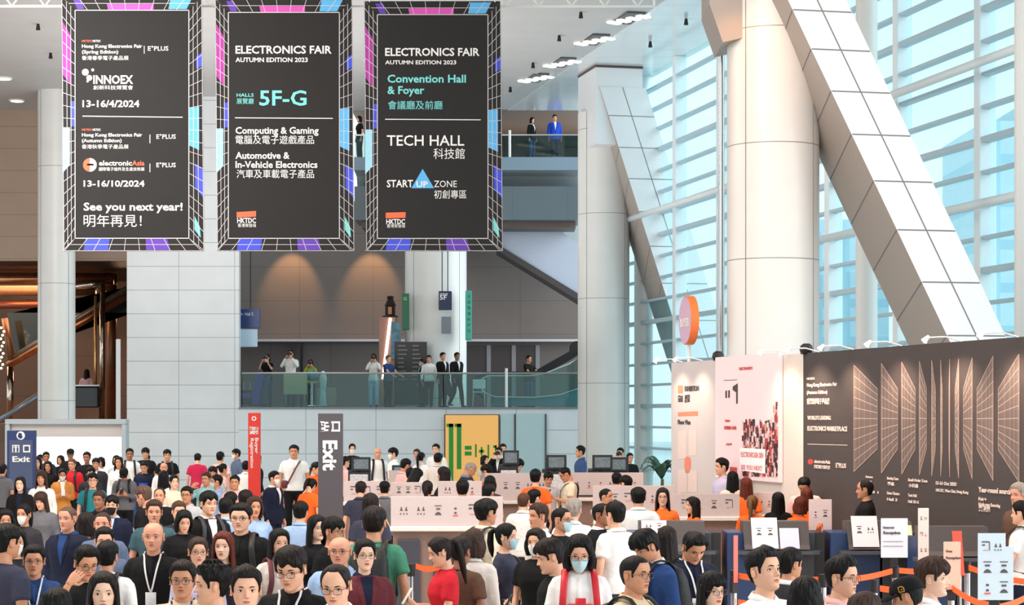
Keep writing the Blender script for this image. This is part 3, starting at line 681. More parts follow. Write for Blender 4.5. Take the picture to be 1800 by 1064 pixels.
def hair_mesh(style, sex, lod):
    key = (style, sex, lod)
    if key in HAIR: return HAIR[key]
    tab = HEADM if sex == 'm' else HEADW; b = MB(); rnd = random.Random(sum(map(ord, style)))
    na, nz_ = (110, 64) if lod == 0 else (32, 18)
    ph = [rnd.uniform(0, 6.28) for _ in range(8)]
    rows = []
    ok = []
    for i in range(nz_):
        z = -.082+(.1155+.082)*(i/(nz_-1))**.9; row = []; orow = []
        for k in range(na):
            az = -PI+2*PI*k/na; h = hair_h(style, az, z, tab); p = head_pt(tab, az, z)
            if h <= 0: orow.append(h > -.009); h = max(-.005, h*.6-.0004)
            else:
                orow.append(True)
                amp = (.10 if lod else .16)*max(.08, min(1, (.108-z)/.03))
                h *= 1+amp*(math.sin(az*11+ph[0]+z*40)+.7*math.sin(az*23+ph[1]-z*60)+.5*math.sin(az*37+ph[2]))
                if style == 'spiky': h *= 1+.35*max(0, (z-.04)/.07)*math.sin(az*15+ph[3])*math.sin(z*160+ph[4])
            nrm = (p-Vector((0, .005, z*.75*max(0, min(1, (.07-z)/.07)) if z > 0 else z*.75))).normalized()
            row.append(p+nrm*h)
        rows.append(row); ok.append(orow)
    b.v = [tuple(p) for r in rows for p in r]
    for i in range(nz_-1):
        for k in range(na):
            k2 = (k+1) % na
            if ok[i][k] or ok[i][k2] or ok[i+1][k] or ok[i+1][k2]:
                b.f.append((i*na+k, i*na+k2, (i+1)*na+k2, (i+1)*na+k)); b.m.append(0)
    if ok[-1][0] or ok[-1][na//2]:
        b.f.append(tuple((nz_-1)*na+k for k in range(na))); b.m.append(0)
    if style in ('long', 'longfringe', 'bob'):
        zend = -.30 if style != 'bob' else -.105; nz2 = 16 if lod == 0 else 9; n2 = 40 if lod == 0 else 20
        a0 = 1.02 if style != 'bob' else .92
        outer = []; inner = []
        for i in range(nz2):
            t = i/(nz2-1); z = .05+(zend-.05)*t; ro = []; ri = []
            for k in range(n2+1):
                az = a0+(2*PI-2*a0)*k/n2; q = min(k, n2-k)/n2
                wob = 1+.035*math.sin(az*13+ph[5]+z*8)+.02*math.sin(az*29+z*15)
                fl = .088+.014*math.sin(min(1, t*1.2)*PI*.5)+(.012*math.sin(t*PI) if style == 'bob' else .004*t); bk = .115-.004*t
                if style == 'bob': fl -= .012*t*t
                rx, ry = fl*wob, bk*wob
                x = rx*math.sin(az); y = -ry*math.cos(az)+.0
                y = -(.075 if style != 'bob' else .085)*math.cos(az)*wob if math.cos(az) > 0 else y
                zz = z-(.02*rnd.random() if i == nz2-1 else 0)
                ro.append((x, y, zz)); ri.append((x*.80, y*.84+.004, zz+.002))
            outer.append(ro); inner.append(ri)
        b.loft([o+list(reversed(n_)) for o, n_ in zip(outer, inner)])
    if style == 'pony' or style == 'tied':
        L = .26 if style == 'pony' else .14
        b.tube([(0, .08, .045), (0, .125, .06), (0, .155, .03), (0, .16, -.05), (.004, .15, -.05-L*.55), (.008, .14, -.05-L)], [.018, .024, .03, .032, .026, .006], 12)
        b.tube([(0, .098, .052), (0, .112, .057)], .026, 12)
    if style == 'bun':
        b.ell((0, .115, .055), (.038, .034, .036), 14, 8)
    HAIR[key] = b.mesh('hair', (BLANK,)); return HAIR[key]
ACC = {}
def acc_mesh(kind, sex='m'):
    key = (kind, sex)
    if key in ACC: return ACC[key]
    tab = HEADM if sex == 'm' else HEADW; b = MB()
    if kind == 'glasses':
        for s in (-1, 1):
            pts = []
            for k in range(21):
                a = 2*PI*k/20; c, q = math.cos(a), math.sin(a)
                x = .0335+.0235*math.copysign(abs(c)**.6, c); zz = -.003+.0165*math.copysign(abs(q)**.6, q)
                pts.append((s*x, -.101+.9*max(0, x-.03)**1.35, zz))
            b.tube(pts, .0017, 6)
            b.tube([(s*.057, -.091, .006), (s*.078, -.06, .007), (s*.083, .0, .006), (s*.082, .02, -.004)], .0016, 6)
        b.tube([(-.011, -.104, .002), (0, -.108, .006), (.011, -.104, .002)], .0017, 6)
    elif kind == 'lens':
        for s in (-1, 1):
            n = 16; pts = []
            for k in range(n):
                a = 2*PI*k/n; c, q = math.cos(a), math.sin(a); x = .0335+.023*math.copysign(abs(c)**.6, c); pts.append((s*x, -.101+.9*max(0, x-.03)**1.35, -.003+.016*math.copysign(abs(q)**.6, q)))
            b.add(pts, [tuple(range(n))])
    elif kind == 'mask':
        rows = []
        for i in range(9):
            t = i/8; z = -.012-.104*t; r = []
            for k in range(-10, 11):
                az = k*.105*(1-.15*t*t); p = head_pt(tab, az, max(z, -.112)); bulge = .016*math.cos(az*1.1)*(math.sin(PI*min(1, .25+t*.7)))+.004
                dip = .012*max(0, 1-t*3)*(abs(k)/10)
                if i == 0: bulge = .020*max(0, 1-abs(k)/4)+.004
                bulge += .024*math.exp(-(k/2.6)**2)*max(0, 1-t*1.7)
                r.append((p.x*1.02, min(p.y, -.01)-bulge, z-dip))
            rows.append(r)
        b.loft(rows, caps=False, closed=False)
        for s in (-1, 1):
            e = rows[2][20 if s > 0 else 0]; e2 = rows[6][20 if s > 0 else 0]; wd = interp(tab, 0)[2]
            b.tube([e, (s*(wd+.008), .0, .012), (s*(wd+.01), .02, .005), (s*(wd+.008), .012, -.03), e2], .0012, 5)
    elif kind == 'cap':
        rows = []
        for i in range(9):
            t = i/8; z = .035+.095*math.sin(t*PI/2); k = math.cos(t*PI/2)**.7
            rows.append([((.090*k+.001)*math.cos(a), (.110*k+.001)*math.sin(a)+.006, z) for a in (2*PI*j/24 for j in range(24))])
        b.loft(rows); b.ell((0, .006, .131), (.008, .008, .004), 8, 5)
        rows = []
        for i in range(5):
            t = i/4; rows.append([((.083-.012*t*t)*math.sin(a)*(1 if True else 1), -.085-.085*t*math.cos(a*.9)*1.0+(.10*(1-math.cos(a))*(1-t)), .042-.02*t*t-.02*abs(math.sin(a))**2) for a in (-1.3+2.6*j/12 for j in range(13))])
        top = rows; bot = [[(x, y, z-.004) for x, y, z in r] for r in rows]
        b.loft([t_+list(reversed(u)) for t_, u in zip(top, bot)])
    ACC[key] = b.mesh(kind, (BLANK,)); return ACC[key]
def lanyard_mesh(sex, pose, off=.014):
    key = ('lanyard', sex, pose == 'sit', off)
    if key in ACC: return ACC[key]
    tab = TORM if sex == 'm' else TORW; b = MB()
    for s in (-1, 1):
        rows = []
        for i in range(10):
            t = i/9; z = 1.478-.30*t; x = s*(.066*(1-t)**.8+.002); zz = min(z, 1.425)
            y = front_y(tab, x, zz, off)-.002
            if z > 1.43: y = y*.6+(-.02)*.4+(1.478-z)*-.2
            rows.append([(x-s*.007, y, z), (x+s*.007, y+.001, z), (x+s*.007, y+.003, z), (x-s*.007, y+.002, z)])
        b.loft(rows)
        b.tube([(s*.066, -.012, 1.478), (s*.074, .02, 1.485), (s*.05, .068, 1.485), (0, .085, 1.483)], .005, 6)
    if pose == 'sit': settle(b, pose)
    ACC[key] = b.mesh('lanyard', (BLANK,)); return ACC[key]
def badge_mesh(sex, pose, off=.014):
    key = ('badge', sex, pose == 'sit', off)
    if key not in ACC:
        tab = TORM if sex == 'm' else TORW; b = MB().box((0, front_y(tab, 0, 1.12, off+.004), 1.12), (.085, .004, .115), bev=.004)
        if pose == 'sit': settle(b, pose)
        ACC[key] = b.mesh('badge', (BLANK,))
    return ACC[key]
def shoe_mesh(s, pose, sex):
    key = ('shoe', s, pose, sex)
    if key not in ACC:
        A = legs(pose, sex)[s][2]; b = MB(); rings = []
        for y, hw, h in ((.065, .022, .05), (.055, .034, .078), (.02, .037, .085), (-.04, .038, .075), (-.1, .045, .055), (-.16, .042, .042), (-.19, .022, .025)):
            rings.append([(A.x+hw*math.cos(a), A.y+y-.01, A.z-.085+max(0, h*.5+h*.5*math.sin(a))) for a in (2*PI*k/12 for k in range(12))])
        b.loft(rings); settle(b, pose); ACC[key] = b.mesh('shoe', (BLANK,))
    return ACC[key]
def pack_mesh(part, sex):
    key = ('pack', part, sex)
    if key not in ACC:
        tab = TORM if sex == 'm' else TORW; b = MB()
        if part == 'bag':
            rings = []
            for z, hw, y1 in ((.93, .10, .20), (.95, .135, .25), (1.05, .15, .29), (1.2, .15, .28), (1.33, .14, .25), (1.41, .115, .21), (1.43, .07, .17)):
                y0 = .115; rings.append([(hw*math.copysign(abs(math.cos(a))**.6, math.cos(a)), (y0+y1)/2+(y1-y0)/2*math.copysign(abs(math.sin(a))**.6, math.sin(a)), z) for a in (2*PI*k/20 for k in range(20))])
            b.loft(rings)
        elif part == 'pocket':
            b.box((0, .285, 1.07), (.2, .05, .18), bev=.02)
        else:
            s = 1 if part == 'strapl' else -1; pts = []
            pts = [(s*x, y, z) for x, y, z in ((.10, .14, 1.36), (.10, .115, 1.425), (.098, .065, 1.468), (.096, .01, 1.480), (.098, -.045, 1.466), (.104, -.092, 1.425))]
            for i in range(8):
                z = 1.38-.35*i/7; x = .108+.03*i/7; pts.append((s*x, front_y(tab, x, z, .034)-.006, z))
            pts.append((s*.15, .0, 1.0)); pts.append((s*.14, .12, .98))
            b.tube(pts, .024, 8, flat=.28, up=(0, 0, 1) if False else None)
        ACC[key] = b.mesh(part, (BLANK,))
    return ACC[key]
def strap_mesh(sex):
    key = ('cross', sex)
    if key not in ACC:
        tab = TORM if sex == 'm' else TORW; b = MB(); pts = []
        for i in range(24):
            a = 2*PI*i/23; x = .11*math.cos(a); z = 1.21+.23*math.cos(a)*1.0
            zz = min(z, 1.43); s_ = math.sin(a)
            rx, ry, cy = interp(tab, min(zz, 1.41)); e = (max(0, 1-(abs(x)/(rx+.03))**2))**.5
            pts.append((x, cy+(ry+.032)*e*(-1 if s_ > 0 else 1)*min(1, abs(s_)*2.2), z))
        b.tube(pts, .017, 6, flat=.35)
        b.box((-.15, -.07, .99), (.11, .09, .15), bev=.02)
        ACC[key] = b.mesh('strap', (BLANK,))
    return ACC[key]
# ------------------------------------------------------------------ colours of people
SKIN = {0: (230, 176, 146), 1: (206, 146, 112), 2: (218, 154, 126), 3: (158, 104, 78), 4: (238, 194, 168), 5: (140, 92, 68)}
def skin_mat(i): return mat('skin %d' % i, SKIN[i], .48, nscale=60, nvar=.05, bump=.05, bscale=400, sub=.12)
def lip_mat(i, sex): c = SKIN[i]; return mat('lips %d%s' % (i, sex), (c[0]*.86, c[1]*(.58 if sex == 'w' else .68), c[2]*(.60 if sex == 'w' else .70)), .4, nscale=80)
HAIRC = {'k': (9, 8, 8), 'd': (27, 19, 17), 'b': (78, 52, 38), 'r': (94, 40, 28), 'g': (150, 140, 132), 'l': (120, 84, 52), 'n': (92, 70, 56), 'o': (58, 40, 32)}
def hair_mat(c): return mat('hair '+c, HAIRC[c], .5, spec=.2, nscale=90, nvar=.45, bump=.35, bscale=120, stretch=(1, 1, .12))
def cloth(rgb): return mat('cloth %d %d %d' % tuple(rgb), rgb, .85, nscale=7, nvar=.05, bump=1.0, bscale=8, spec=.25)
EYEW = mat('eye white', (232, 226, 220), .3); EYED = mat('iris', (30, 20, 16), .25)
C = dict(black=(17, 17, 19), navy=(22, 29, 52), blue=(38, 66, 118), lblue=(158, 186, 224), sky=(176, 200, 232), white=(240, 238, 236), cream=(238, 224, 200), grey=(106, 106, 112),
         dgrey=(46, 46, 52), lgrey=(186, 188, 192), red=(206, 34, 48), teal=(36, 128, 136), teald=(62, 92, 102), green=(72, 138, 110), orange=(250, 110, 40), mustard=(206, 138, 66), pink=(240, 190, 186),
         crimson=(196, 38, 78), maroon=(98, 40, 48), lilac=(206, 200, 228), beige=(232, 206, 170), brown=(96, 70, 56), steel=(94, 108, 134), royal=(36, 74, 190), ltan=(226, 214, 206), slate=(58, 60, 78), denim=(58, 84, 128), mask=(186, 220, 226), lime=(164, 178, 60), khaki=(150, 136, 104), aqua=(150, 200, 205))
def child(name, me, parent, m, M=None):
    o = bpy.data.objects.new(name, me); COL.objects.link(o); o.parent = parent
    if M is not None: o.matrix_local = M
    for i, mm in enumerate(m if isinstance(m, (list, tuple)) else (m,)):
        if i < len(o.material_slots): o.material_slots[i].link = 'OBJECT'; o.material_slots[i].material = mm
    return o
def make_person(loc, yaw, sc=1.0, sex='m', skin=0, hair='short', hc='k', top='tee', tc=C['black'], pose='down', hy=0, hp=0, lod=0, acc='', label='', inner=None, pants=C['navy'], wide=1.0, group='visitors in the hall', base=0.0, packc=C['black'], maskc=None, rig=None):
    me = person_mesh(pose, sex, hy, hp, lod)
    o = bpy.data.objects.new('person', me); COL.objects.link(o)
    sk = skin_mat(skin)
    for i, mm in enumerate((sk, lip_mat(skin, sex), EYEW, hair_mat(hc if hc not in 'g' else 'n') if hair != 'none' else EYED)):
        o.material_slots[i].link = 'OBJECT'; o.material_slots[i].material = mm
    o.location = (loc[0], loc[1], base); o.rotation_euler = (0, 0, math.radians(yaw)); o.scale = (sc*wide, sc*wide, sc)
    tag(o, label, 'person', group)
    HM = head_matrix(hy, hp)
    if pose == 'sit': HM = Matrix.Translation((0, 0, SITDZ)) @ HM
    if hair not in ('bald', 'none'): child('hair', hair_mesh('buzz' if hair == 'cap' else hair, sex, lod), o, hair_mat(hc), HM)
    if hair == 'cap': child('cap', acc_mesh('cap'), o, cloth(C['black']), HM)
    child({'tee': 't_shirt', 'polo': 'polo_shirt', 'shirt': 'shirt', 'sweater': 'sweater', 'jacket': 'jacket', 'coat': 'coat', 'vest': 'vest'}[top], garment(top, pose, sex), o, cloth(tc))
    if top in ('jacket', 'coat', 'vest'):
        key = ('panel', sex, pose == 'sit')
        if key not in ACC:
            b = front_panel(sex, top)
            if pose == 'sit': settle(b, pose)
            ACC[key] = b.mesh('panel', (BLANK, BLANK))
        child('shirt_front', ACC[key], o, (cloth(inner or C['white']), cloth(tc)))
        k2 = ('collar', sex, pose == 'sit')
        if k2 not in ACC:
            b = collar_mb(1 if sex == 'm' else .9)
            if pose == 'sit': settle(b, pose)
            ACC[k2] = b.mesh('collar', (BLANK,))
        child('collar', ACC[k2], o, cloth(inner or C['white']))
        if top == 'vest': child('sleeves', garment('shirt', pose, sex), o, cloth(inner or C['white']))
    child('trousers', garment('trousers', pose, sex), o, cloth(pants))
    for s in (-1, 1): child('shoe', shoe_mesh(s, pose, sex), o, mat('shoe leather', (34, 30, 30), .4))
    if 'g' in acc or 'G' in acc:
        gl = child('glasses', acc_mesh('glasses', sex), o, mat('glasses frame', (30, 28, 30), .3) if 'g' in acc else mat('wire frame', (120, 100, 80), .3, .8), HM)
        if lod == 0: child('lens', acc_mesh('lens', sex), gl, glass_mat('lens glass', (245, 246, 250), .03))
    for ch, cc in (('m', C['mask']), ('M', (236, 234, 232)), ('K', (34, 34, 36))):
        if ch in acc: child('face_mask', acc_mesh('mask', sex), o, cloth(cc), HM)
    if 'l' in acc or 'L' in acc:
        ln = child('lanyard', lanyard_mesh(sex, pose, .026 if top in ('jacket', 'coat', 'vest') else .014), o, cloth(C['white'] if 'l' in acc else C['blue']))
        child('badge', badge_mesh(sex, pose, .026 if top in ('jacket', 'coat', 'vest') else .014), ln, mat('badge card', (236, 236, 240), .3))
    M = o.matrix_basis.copy() if False else Matrix.Translation(o.location) @ o.rotation_euler.to_matrix().to_4x4() @ Matrix.Diagonal(o.scale.to_4d())
    o['who'] = ''
    del o['who']
    return o, M
def worn(parent_M, name, parts, label, cat):
    """a thing carried by a person: own top-level object standing where the person stands"""
    loc, rot, scl = parent_M.decompose(); e = empty(name, loc); e.rotation_euler = rot.to_euler(); e.scale = scl
    for nm, me, m in parts: child(nm, me, e, m)
    tag(e, label, cat, 'things people carry'); return e
def backpack(M, sex, rgb, label):
    c = mat('nylon %d %d %d' % tuple(rgb), rgb, .6, nscale=12, nvar=.1, bump=.3, bscale=14)
    return worn(M, 'backpack', [('bag_body', pack_mesh('bag', sex), c), ('pocket', pack_mesh('pocket', sex), c), ('shoulder_strap', pack_mesh('strapl', sex), c), ('shoulder_strap', pack_mesh('strapr', sex), c)], label, 'backpack')
def crossbag(M, sex, rgb, label):
    return worn(M, 'crossbody_bag', [('strap', strap_mesh(sex), mat('bag %d %d %d' % tuple(rgb), rgb, .55, nscale=12, bump=.2))], label, 'bag')
def phone(M, at, rot, label, rgb=(20, 20, 24)):
    key = ('phone',)
    if key not in ACC:
        ACC[key] = MB().box((0, 0, 0), (.074, .009, .152), bev=.004).mesh('phone', (BLANK,)); ACC[('screen',)] = MB().box((0, .0052, 0), (.066, .001, .142)).mesh('screen', (BLANK,))
    T = M @ Matrix.Translation(at) @ Matrix.Rotation(rot, 4, 'X'); loc, r, s = T.decompose()
    e = empty('mobile_phone', loc); e.rotation_euler = r.to_euler(); e.scale = s
    child('case', ACC[key], e, mat('phone case %d' % rgb[0], rgb, .3)); child('screen', ACC[('screen',)], e, mat('phone screen', (60, 70, 90), .1, emit=.4))
    tag(e, label, 'phone', 'things people carry'); return e
def camera_prop(M, label):
    key = ('cameraprop',)
    if key not in ACC:
        b = MB().box((0, -.135, 1.585), (.135, .06, .09), bev=.012); b.box((0, -.135, 1.64), (.06, .05, .04), bev=.012)
        ACC[key] = b.mesh('camera body', (BLANK,))
        l = MB().tube([(0, -.16, 1.585), (0, -.25, 1.585)], [.036, .04], 16); ACC[('lensprop',)] = l.mesh('lens', (BLANK,))
    return worn(M, 'photo_camera', [('camera_body', ACC[key], mat('camera black', (22, 22, 24), .4)), ('lens', ACC[('lensprop',)], mat('camera black', (22, 22, 24), .4))], label, 'camera')
# ------------------------------------------------------------------ hanging banners
INK = mat('banner black', (22, 20, 21), .75, nscale=2, nvar=.08, bump=.06, bscale=1.2); LNW = mat('print white', (236, 234, 234), .6)
CLR = {'m': (166, 44, 150), 'b': (58, 74, 206), 's': (88, 176, 232), 'p': (92, 52, 168), 'c': (150, 212, 240), 'k': (214, 74, 178), 'i': (112, 208, 206), 'o': (232, 104, 66), 't': (120, 214, 214)}
YB = 45.0
def ptext(mb, s, px, base, h, Y, width=None, align='LEFT', bold=.0, M=None):
    """line of print: baseline row `base`, capital height h px, optional width px; placed at depth Y facing -Y"""
    k = Y/F; t = text_mb(s, h*k*1.37, (0, 0, 0), bold=(bold if ord(s[0]) < 0x2000 else .0)*.6*h*k)
    xs = [v[0] for v in t.v]
    if not xs: return mb
    sx = width*k/(max(xs)-min(xs)) if width else 1; x0 = min(xs)*sx
    if align == 'CENTER': x0 = (min(xs)+max(xs))/2*sx
    if align == 'RIGHT': x0 = max(xs)*sx
    p = P(px, base, Y); T = Matrix.Translation((p.x-x0, Y, p.z)) @ Matrix.Diagonal((sx, 1, 1, 1))
    return mb.join(t, T)
def banner(ox, kx, oy, label, lines, extra=None):
    def bx(x): return ox+(x-108)*kx
    e = empty('hanging_banner', P(bx(233), 442, YB))
    def add(mb, name, m, dy):
        mb.v = [(x-e.location.x, y-YB+dy, z-e.location.z) for x, y, z in mb.v]; return mb.build(name, m, e)
    def quad(mb, pts, mi=0): mb.add([P(bx(a), b+oy*(1-b/440), YB) for a, b in pts], [(0, 1, 2, 3)], mi)
    cl = MB(); c = [P(bx(108), -6+oy, YB), P(bx(355), -6+oy, YB), P(bx(359), 442, YB), P(bx(112), 442, YB)]
    cl.prism([(v.x, v.z) for v in c], YB, YB+.012); add(cl, 'cloth', INK, 0)
    ln = MB()
    def line(x0, y0, x1, y1, w=.85):
        d = Vector((x1-x0, y1-y0, 0)).normalized(); n = Vector((-d.y, d.x, 0))*w*.5
        quad(ln, ((x0+n.x, y0+n.y), (x1+n.x, y1+n.y), (x1-n.x, y1-n.y), (x0-n.x, y0-n.y)))
    I = (132, 18, 332, 419); O0 = (108, -6, 355, -6); 
    def L(t, y): return (108+4*y/442)+(132-(108+4*y/442))*t     # left strip
    def R(t, y): return (355+4*y/442)+(332-(355+4*y/442))*t
    for x0, y0, x1, y1 in ((132, 18, 332, 18), (332, 18, 332, 419), (332, 419, 132, 419), (132, 419, 132, 18)): line(x0, y0, x1, y1, 1.5)
    for t in (.03, .36, .68): line(L(t, 0), -6+24*t, L(t, 442), 442-23*t); line(R(t, 0), -6+24*t, R(t, 442), 442-23*t)
    for k in range(22):
        yi = 18+401*k/21; yo = -6+448*(k/21); yo = 218+(yi-218)*1.17
        line(109+4*yo/442, max(-6, min(441, yo)), 132, yi); line(355+4*yo/442, max(-6, min(441, yo)), 332, yi)
    for k in range(10):
        xi = 132+200*k/9; xo = 232+(xi-232)*1.22; line(xi, 419, xo, 441); line(xi, 18, xo, -5)
    for y in (430, 441): line(112+12*(441-y)/11, y, 358-12*(441-y)/11, y)
    line(120, 6, 344, 6)
    add(ln, 'print_grid', mat('print grid', (206, 202, 206), .6), -.003)
    cells = (('m', ((110, 38), (124, 62), (125, 150), (110, 130))), ('b', ((124, 178), (132, 178), (132, 222), (124, 222))), ('c', ((110, 224), (123, 224), (123, 290), (110, 304))),
             ('p', ((128, -2), (142, -2), (148, 16), (136, 16))), ('k', ((188, 7), (270, 7), (270, 17), (190, 17))), ('s', ((300, -4), (338, -4), (328, 16), (296, 16))),
             ('b', ((345, 100), (355, 92), (355, 116), (345, 121))), ('s', ((333, 190), (350, 188), (350, 264), (333, 256))), ('b', ((343, 287), (358, 300), (358, 348), (343, 330))), ('i', ((342, 380), (351, 398), (353, 418), (342, 404))),
             ('b', ((151, 420), (193, 420), (190, 440), (147, 440))), ('p', ((256, 420), (294, 420), (299, 440), (257, 440))))
    for k, (c_, q) in enumerate(cells):
        m_ = MB(); quad(m_, q); add(m_, 'print_cell', mat('print '+c_, CLR[c_], .6), -.0025)
    gr = {}
    for row in lines:
        s, x, b, h, w_, col, bo = row
        gr.setdefault(col, MB()); ptext(gr[col], s, x, b, h, YB, w_, bold=bo)
    for col, mb in gr.items(): add(mb, 'lettering', LNW if col == 'w' else mat('print '+col, CLR[col], .6), -.004)
    if extra:
        for pts, col in extra:
            m_ = MB(); m_.add([P(a, b, YB) for a, b in pts], [tuple(range(len(pts)))]); add(m_, 'emblem', LNW if col == 'w' else mat('print '+col, CLR[col], .6), -.003)
    for xx in (118, 345): MB().tube([P(bx(xx), -4+oy, YB)-e.location, Vector(((P(bx(xx), 0, YB)-e.location).x, 0, ZC-e.location.z))], .012, 6).build('cable', STEEL, e)
    return tag(e, label, 'banner', 'banners hung from the ceiling')
def circ(cx, cy, r, n=20, a0=0, a1=2*PI): return [(cx+r*math.cos(a0+(a1-a0)*k/n), cy+r*math.sin(a0+(a1-a0)*k/n)) for k in range(n+(0 if a1-a0 > 6.2 else 1))]
TC = '\u9999\u6e2f\u8cbf\u767c\u5c40'
def fairlines(y): return [('HKTDC', 144, y-14, 4, 18, 'o', .03), ('HKTDC', 163, y-14, 4, 14, 'w', .03), ('Hong Kong Electronics Fair', 144, y-4, 6, 106, 'w', .05)]
B1 = fairlines(88)+[('(Spring Edition)', 144, 94, 6, 64, 'w', .05), ('\u9999\u6e2f\u6625\u5b63\u96fb\u5b50\u7522\u54c1\u5c55', 144, 105, 6, 82, 'w', .03), ('|', 253, 91, 11, None, 'w', 0), ('E\u207aPLUS', 260, 89, 8, 36, 'w', .03),
      ('INNOEX', 164, 147, 15, 70, 'w', .06), ('\u5275\u65b0\u79d1\u6280\u535a\u89bd\u6703', 164, 157, 6, 70, 'w', .03), ('13-16/4/2024', 145, 188, 12, 100, 'w', .05)]
B1 += fairlines(244)+[('(Autumn Edition)', 144, 250, 6, 70, 'w', .05), ('\u9999\u6e2f\u79cb\u5b63\u96fb\u5b50\u7522\u54c1\u5c55', 144, 261, 6, 82, 'w', .03), ('|', 263, 248, 12, None, 'w', 0), ('E\u207aPLUS', 275, 244, 8, 34, 'w', .03),
       ('electronic', 174, 291, 9, 58, 'w', .05), ('Asia', 232, 291, 9, 22, 'o', .05), ('\u570b\u969b\u96fb\u5b50\u7d44\u4ef6\u53ca\u751f\u7522\u6280\u8853\u5c55', 174, 300, 5, 80, 'w', .03), ('|', 263, 299, 12, None, 'w', 0), ('E\u207aPLUS', 275, 294, 8, 34, 'w', .03), ('13-16/10/2024', 147, 328, 11, 107, 'w', .05),
       ('See you next year!', 147, 370, 14, 174, 'w', .05), ('\u660e\u5e74\u518d\u898b\uff01', 147, 397, 17, 102, 'w', .06)]
banner(108, 1.0, 0, 'black hanging banner ending with SEE YOU NEXT YEAR, inside a coloured grid border', B1,
       [([(145, 203.5), (321, 205.5), (321, 207), (145, 205)], 'w'), (circ(150, 127, 6), 'w'), (circ(157, 137, 5), 'w'), (circ(163, 123, 2.5), 'w'), (circ(154, 143, 2), 'w'), (circ(158, 290, 12, 16, PI/2, 3*PI/2), 'o'), (circ(158, 290, 12, 16, -PI/2, PI/2), 'w'), ([(153, 288), (165, 288), (165, 291), (153, 291)], 'o')])
B2 = [('ELECTRONICS FAIR', 414, 94, 14, 169, 'w', .05), ('AUTUMN EDITION 2023', 414, 109, 8, 127, 'w', .05), ('HALLS', 416, 170, 6, 30, 't', .03), ('\u5c55\u89bd\u5ef3', 416, 182, 8, 30, 't', .03), ('5F-G', 456, 185, 27, 83, 't', .04),
      ('Computing & Gaming', 414, 235, 12, 146, 'w', .05), ('\u96fb\u8166\u53ca\u96fb\u5b50\u904a\u6232\u7522\u54c1', 414, 252, 12, 138, 'w', .04), ('Automotive &', 414, 279, 12, 95, 'w', .05), ('In-Vehicle Electronics', 414, 295, 12, 144, 'w', .05), ('\u6c7d\u8eca\u53ca\u8eca\u8f09\u96fb\u5b50\u7522\u54c1', 416, 312, 12, 136, 'w', .04),
      ('HKTDC', 417, 392, 9, 33, 'w', .05), (TC, 418, 399, 5, 32, 'w', .02)]
banner(378, .976, 4, 'black hanging banner reading 5F-G in pale teal, inside a coloured grid border', B2,
       [([(413, 206.5), (585, 207.5), (585, 209), (413, 208)], 'w'), ([(416, 373), (450, 371), (450, 381), (416, 383)], 'o')])
B3 = [('ELECTRONICS FAIR', 677, 98, 14, 166, 'w', .05), ('AUTUMN EDITION 2023', 677, 113, 7, 125, 'w', .05), ('Convention Hall', 681, 145, 14, 138, 't', .05), ('& Foyer', 681, 165, 14, 65, 't', .05), ('\u6703\u8b70\u5ef3\u53ca\u524d\u5ef3', 682, 191, 12, 96, 't', .04),
      ('TECH HALL', 680, 256, 19, 136, 'w', .02), ('\u79d1\u6280\u9928', 762, 278, 15, 55, 'w', .05), ('START', 680, 329, 13, 46, 'w', .04), ('UP', 732, 329, 11, 20, 'w', .03), ('ZONE', 763, 329, 12, 40, 'w', .0), ('\u521d\u5275\u5c08\u5340', 763, 348, 12, 57, 'w', .02),
      ('HKTDC', 679, 394, 9, 33, 'w', .05), (TC, 680, 400, 5, 32, 'w', .02)]
banner(640, .972, 8, 'black hanging banner reading TECH HALL above a blue triangle', B3,
       [([(677, 209), (845, 210), (845, 211.5), (677, 210.5)], 'w'), ([(743, 297), (763, 331), (723, 331)], 's'), ([(678, 374), (713, 373), (713, 383), (678, 384)], 'o')])
# lattice truss the banners hang by
tr = empty('lattice_truss', (0, YB+.6, 0)); x0, x1 = -11.5, (1150-900)/F*45.6
zb, zt = EYE+(HOR-11)/F*45.6, EYE+(HOR-11)/F*45.6+.5
MB().tube([(x0, 0, zb), (x1, 0, zb)], .03, 8).build('chord', PAINT, tr); MB().tube([(x0, 0, zt), (x1, 0, zt)], .03, 8).build('chord', PAINT, tr); MB().tube([(x1, 0, zb), (x1, 0, zt)], .03, 8).build('end_post', PAINT, tr)
n = 40; lt = MB()
for k in range(n):
    a = x0+(x1-x0)*k/n; c = x0+(x1-x0)*(k+1)/n; lt.tube([(a, 0, zb if k % 2 else zt), (c, 0, zt if k % 2 else zb)], .018, 6)
lt.build('lattice', PAINT, tr)
for k in range(4): MB().tube([(x0+1+(x1-x0-2)*k/3, 0, zt), (x0+1+(x1-x0-2)*k/3, 0, ZC-.03)], .012, 6).build('cable', STEEL, tr)
tag(tr, 'white lattice truss hung under the ceiling behind the banners', 'truss')
# ------------------------------------------------------------------ mezzanine and balcony furniture
def boxsign(name, px0, px1, py0, py1, Y, rgb, label, d=.12, rods=None, text=(), rough=.3, cat='sign', emit=0):
    c = P((px0+px1)/2, (py0+py1)/2, Y); k = Y/F; e = empty(name, c)
    MB().box((0, d/2, 0), ((px1-px0)*k, d, (py1-py0)*k), bev=.015).build('panel', mat('sign %d %d %d' % rgb, rgb, rough, emit=emit), e)
    for px in (rods or ()): MB().tube([(P(px, 0, Y).x-c.x, d/2, (py1-py0)*k/2), (P(px, 0, Y).x-c.x, d/2, ZC-c.z)], .018, 6).build('rod', DARKM, e)
    for s, x, b, h, w_, col in text:
        mb = ptext(MB(), s, x, b, h, Y, w_, bold=.03); mb.v = [(a-c.x, b_-Y-.004, z-c.z) for a, b_, z in mb.v]; mb.build('lettering', mat('ink %d %d %d' % col, col, .5), e)
    return tag(e, label, cat)
W3 = (240, 240, 240)
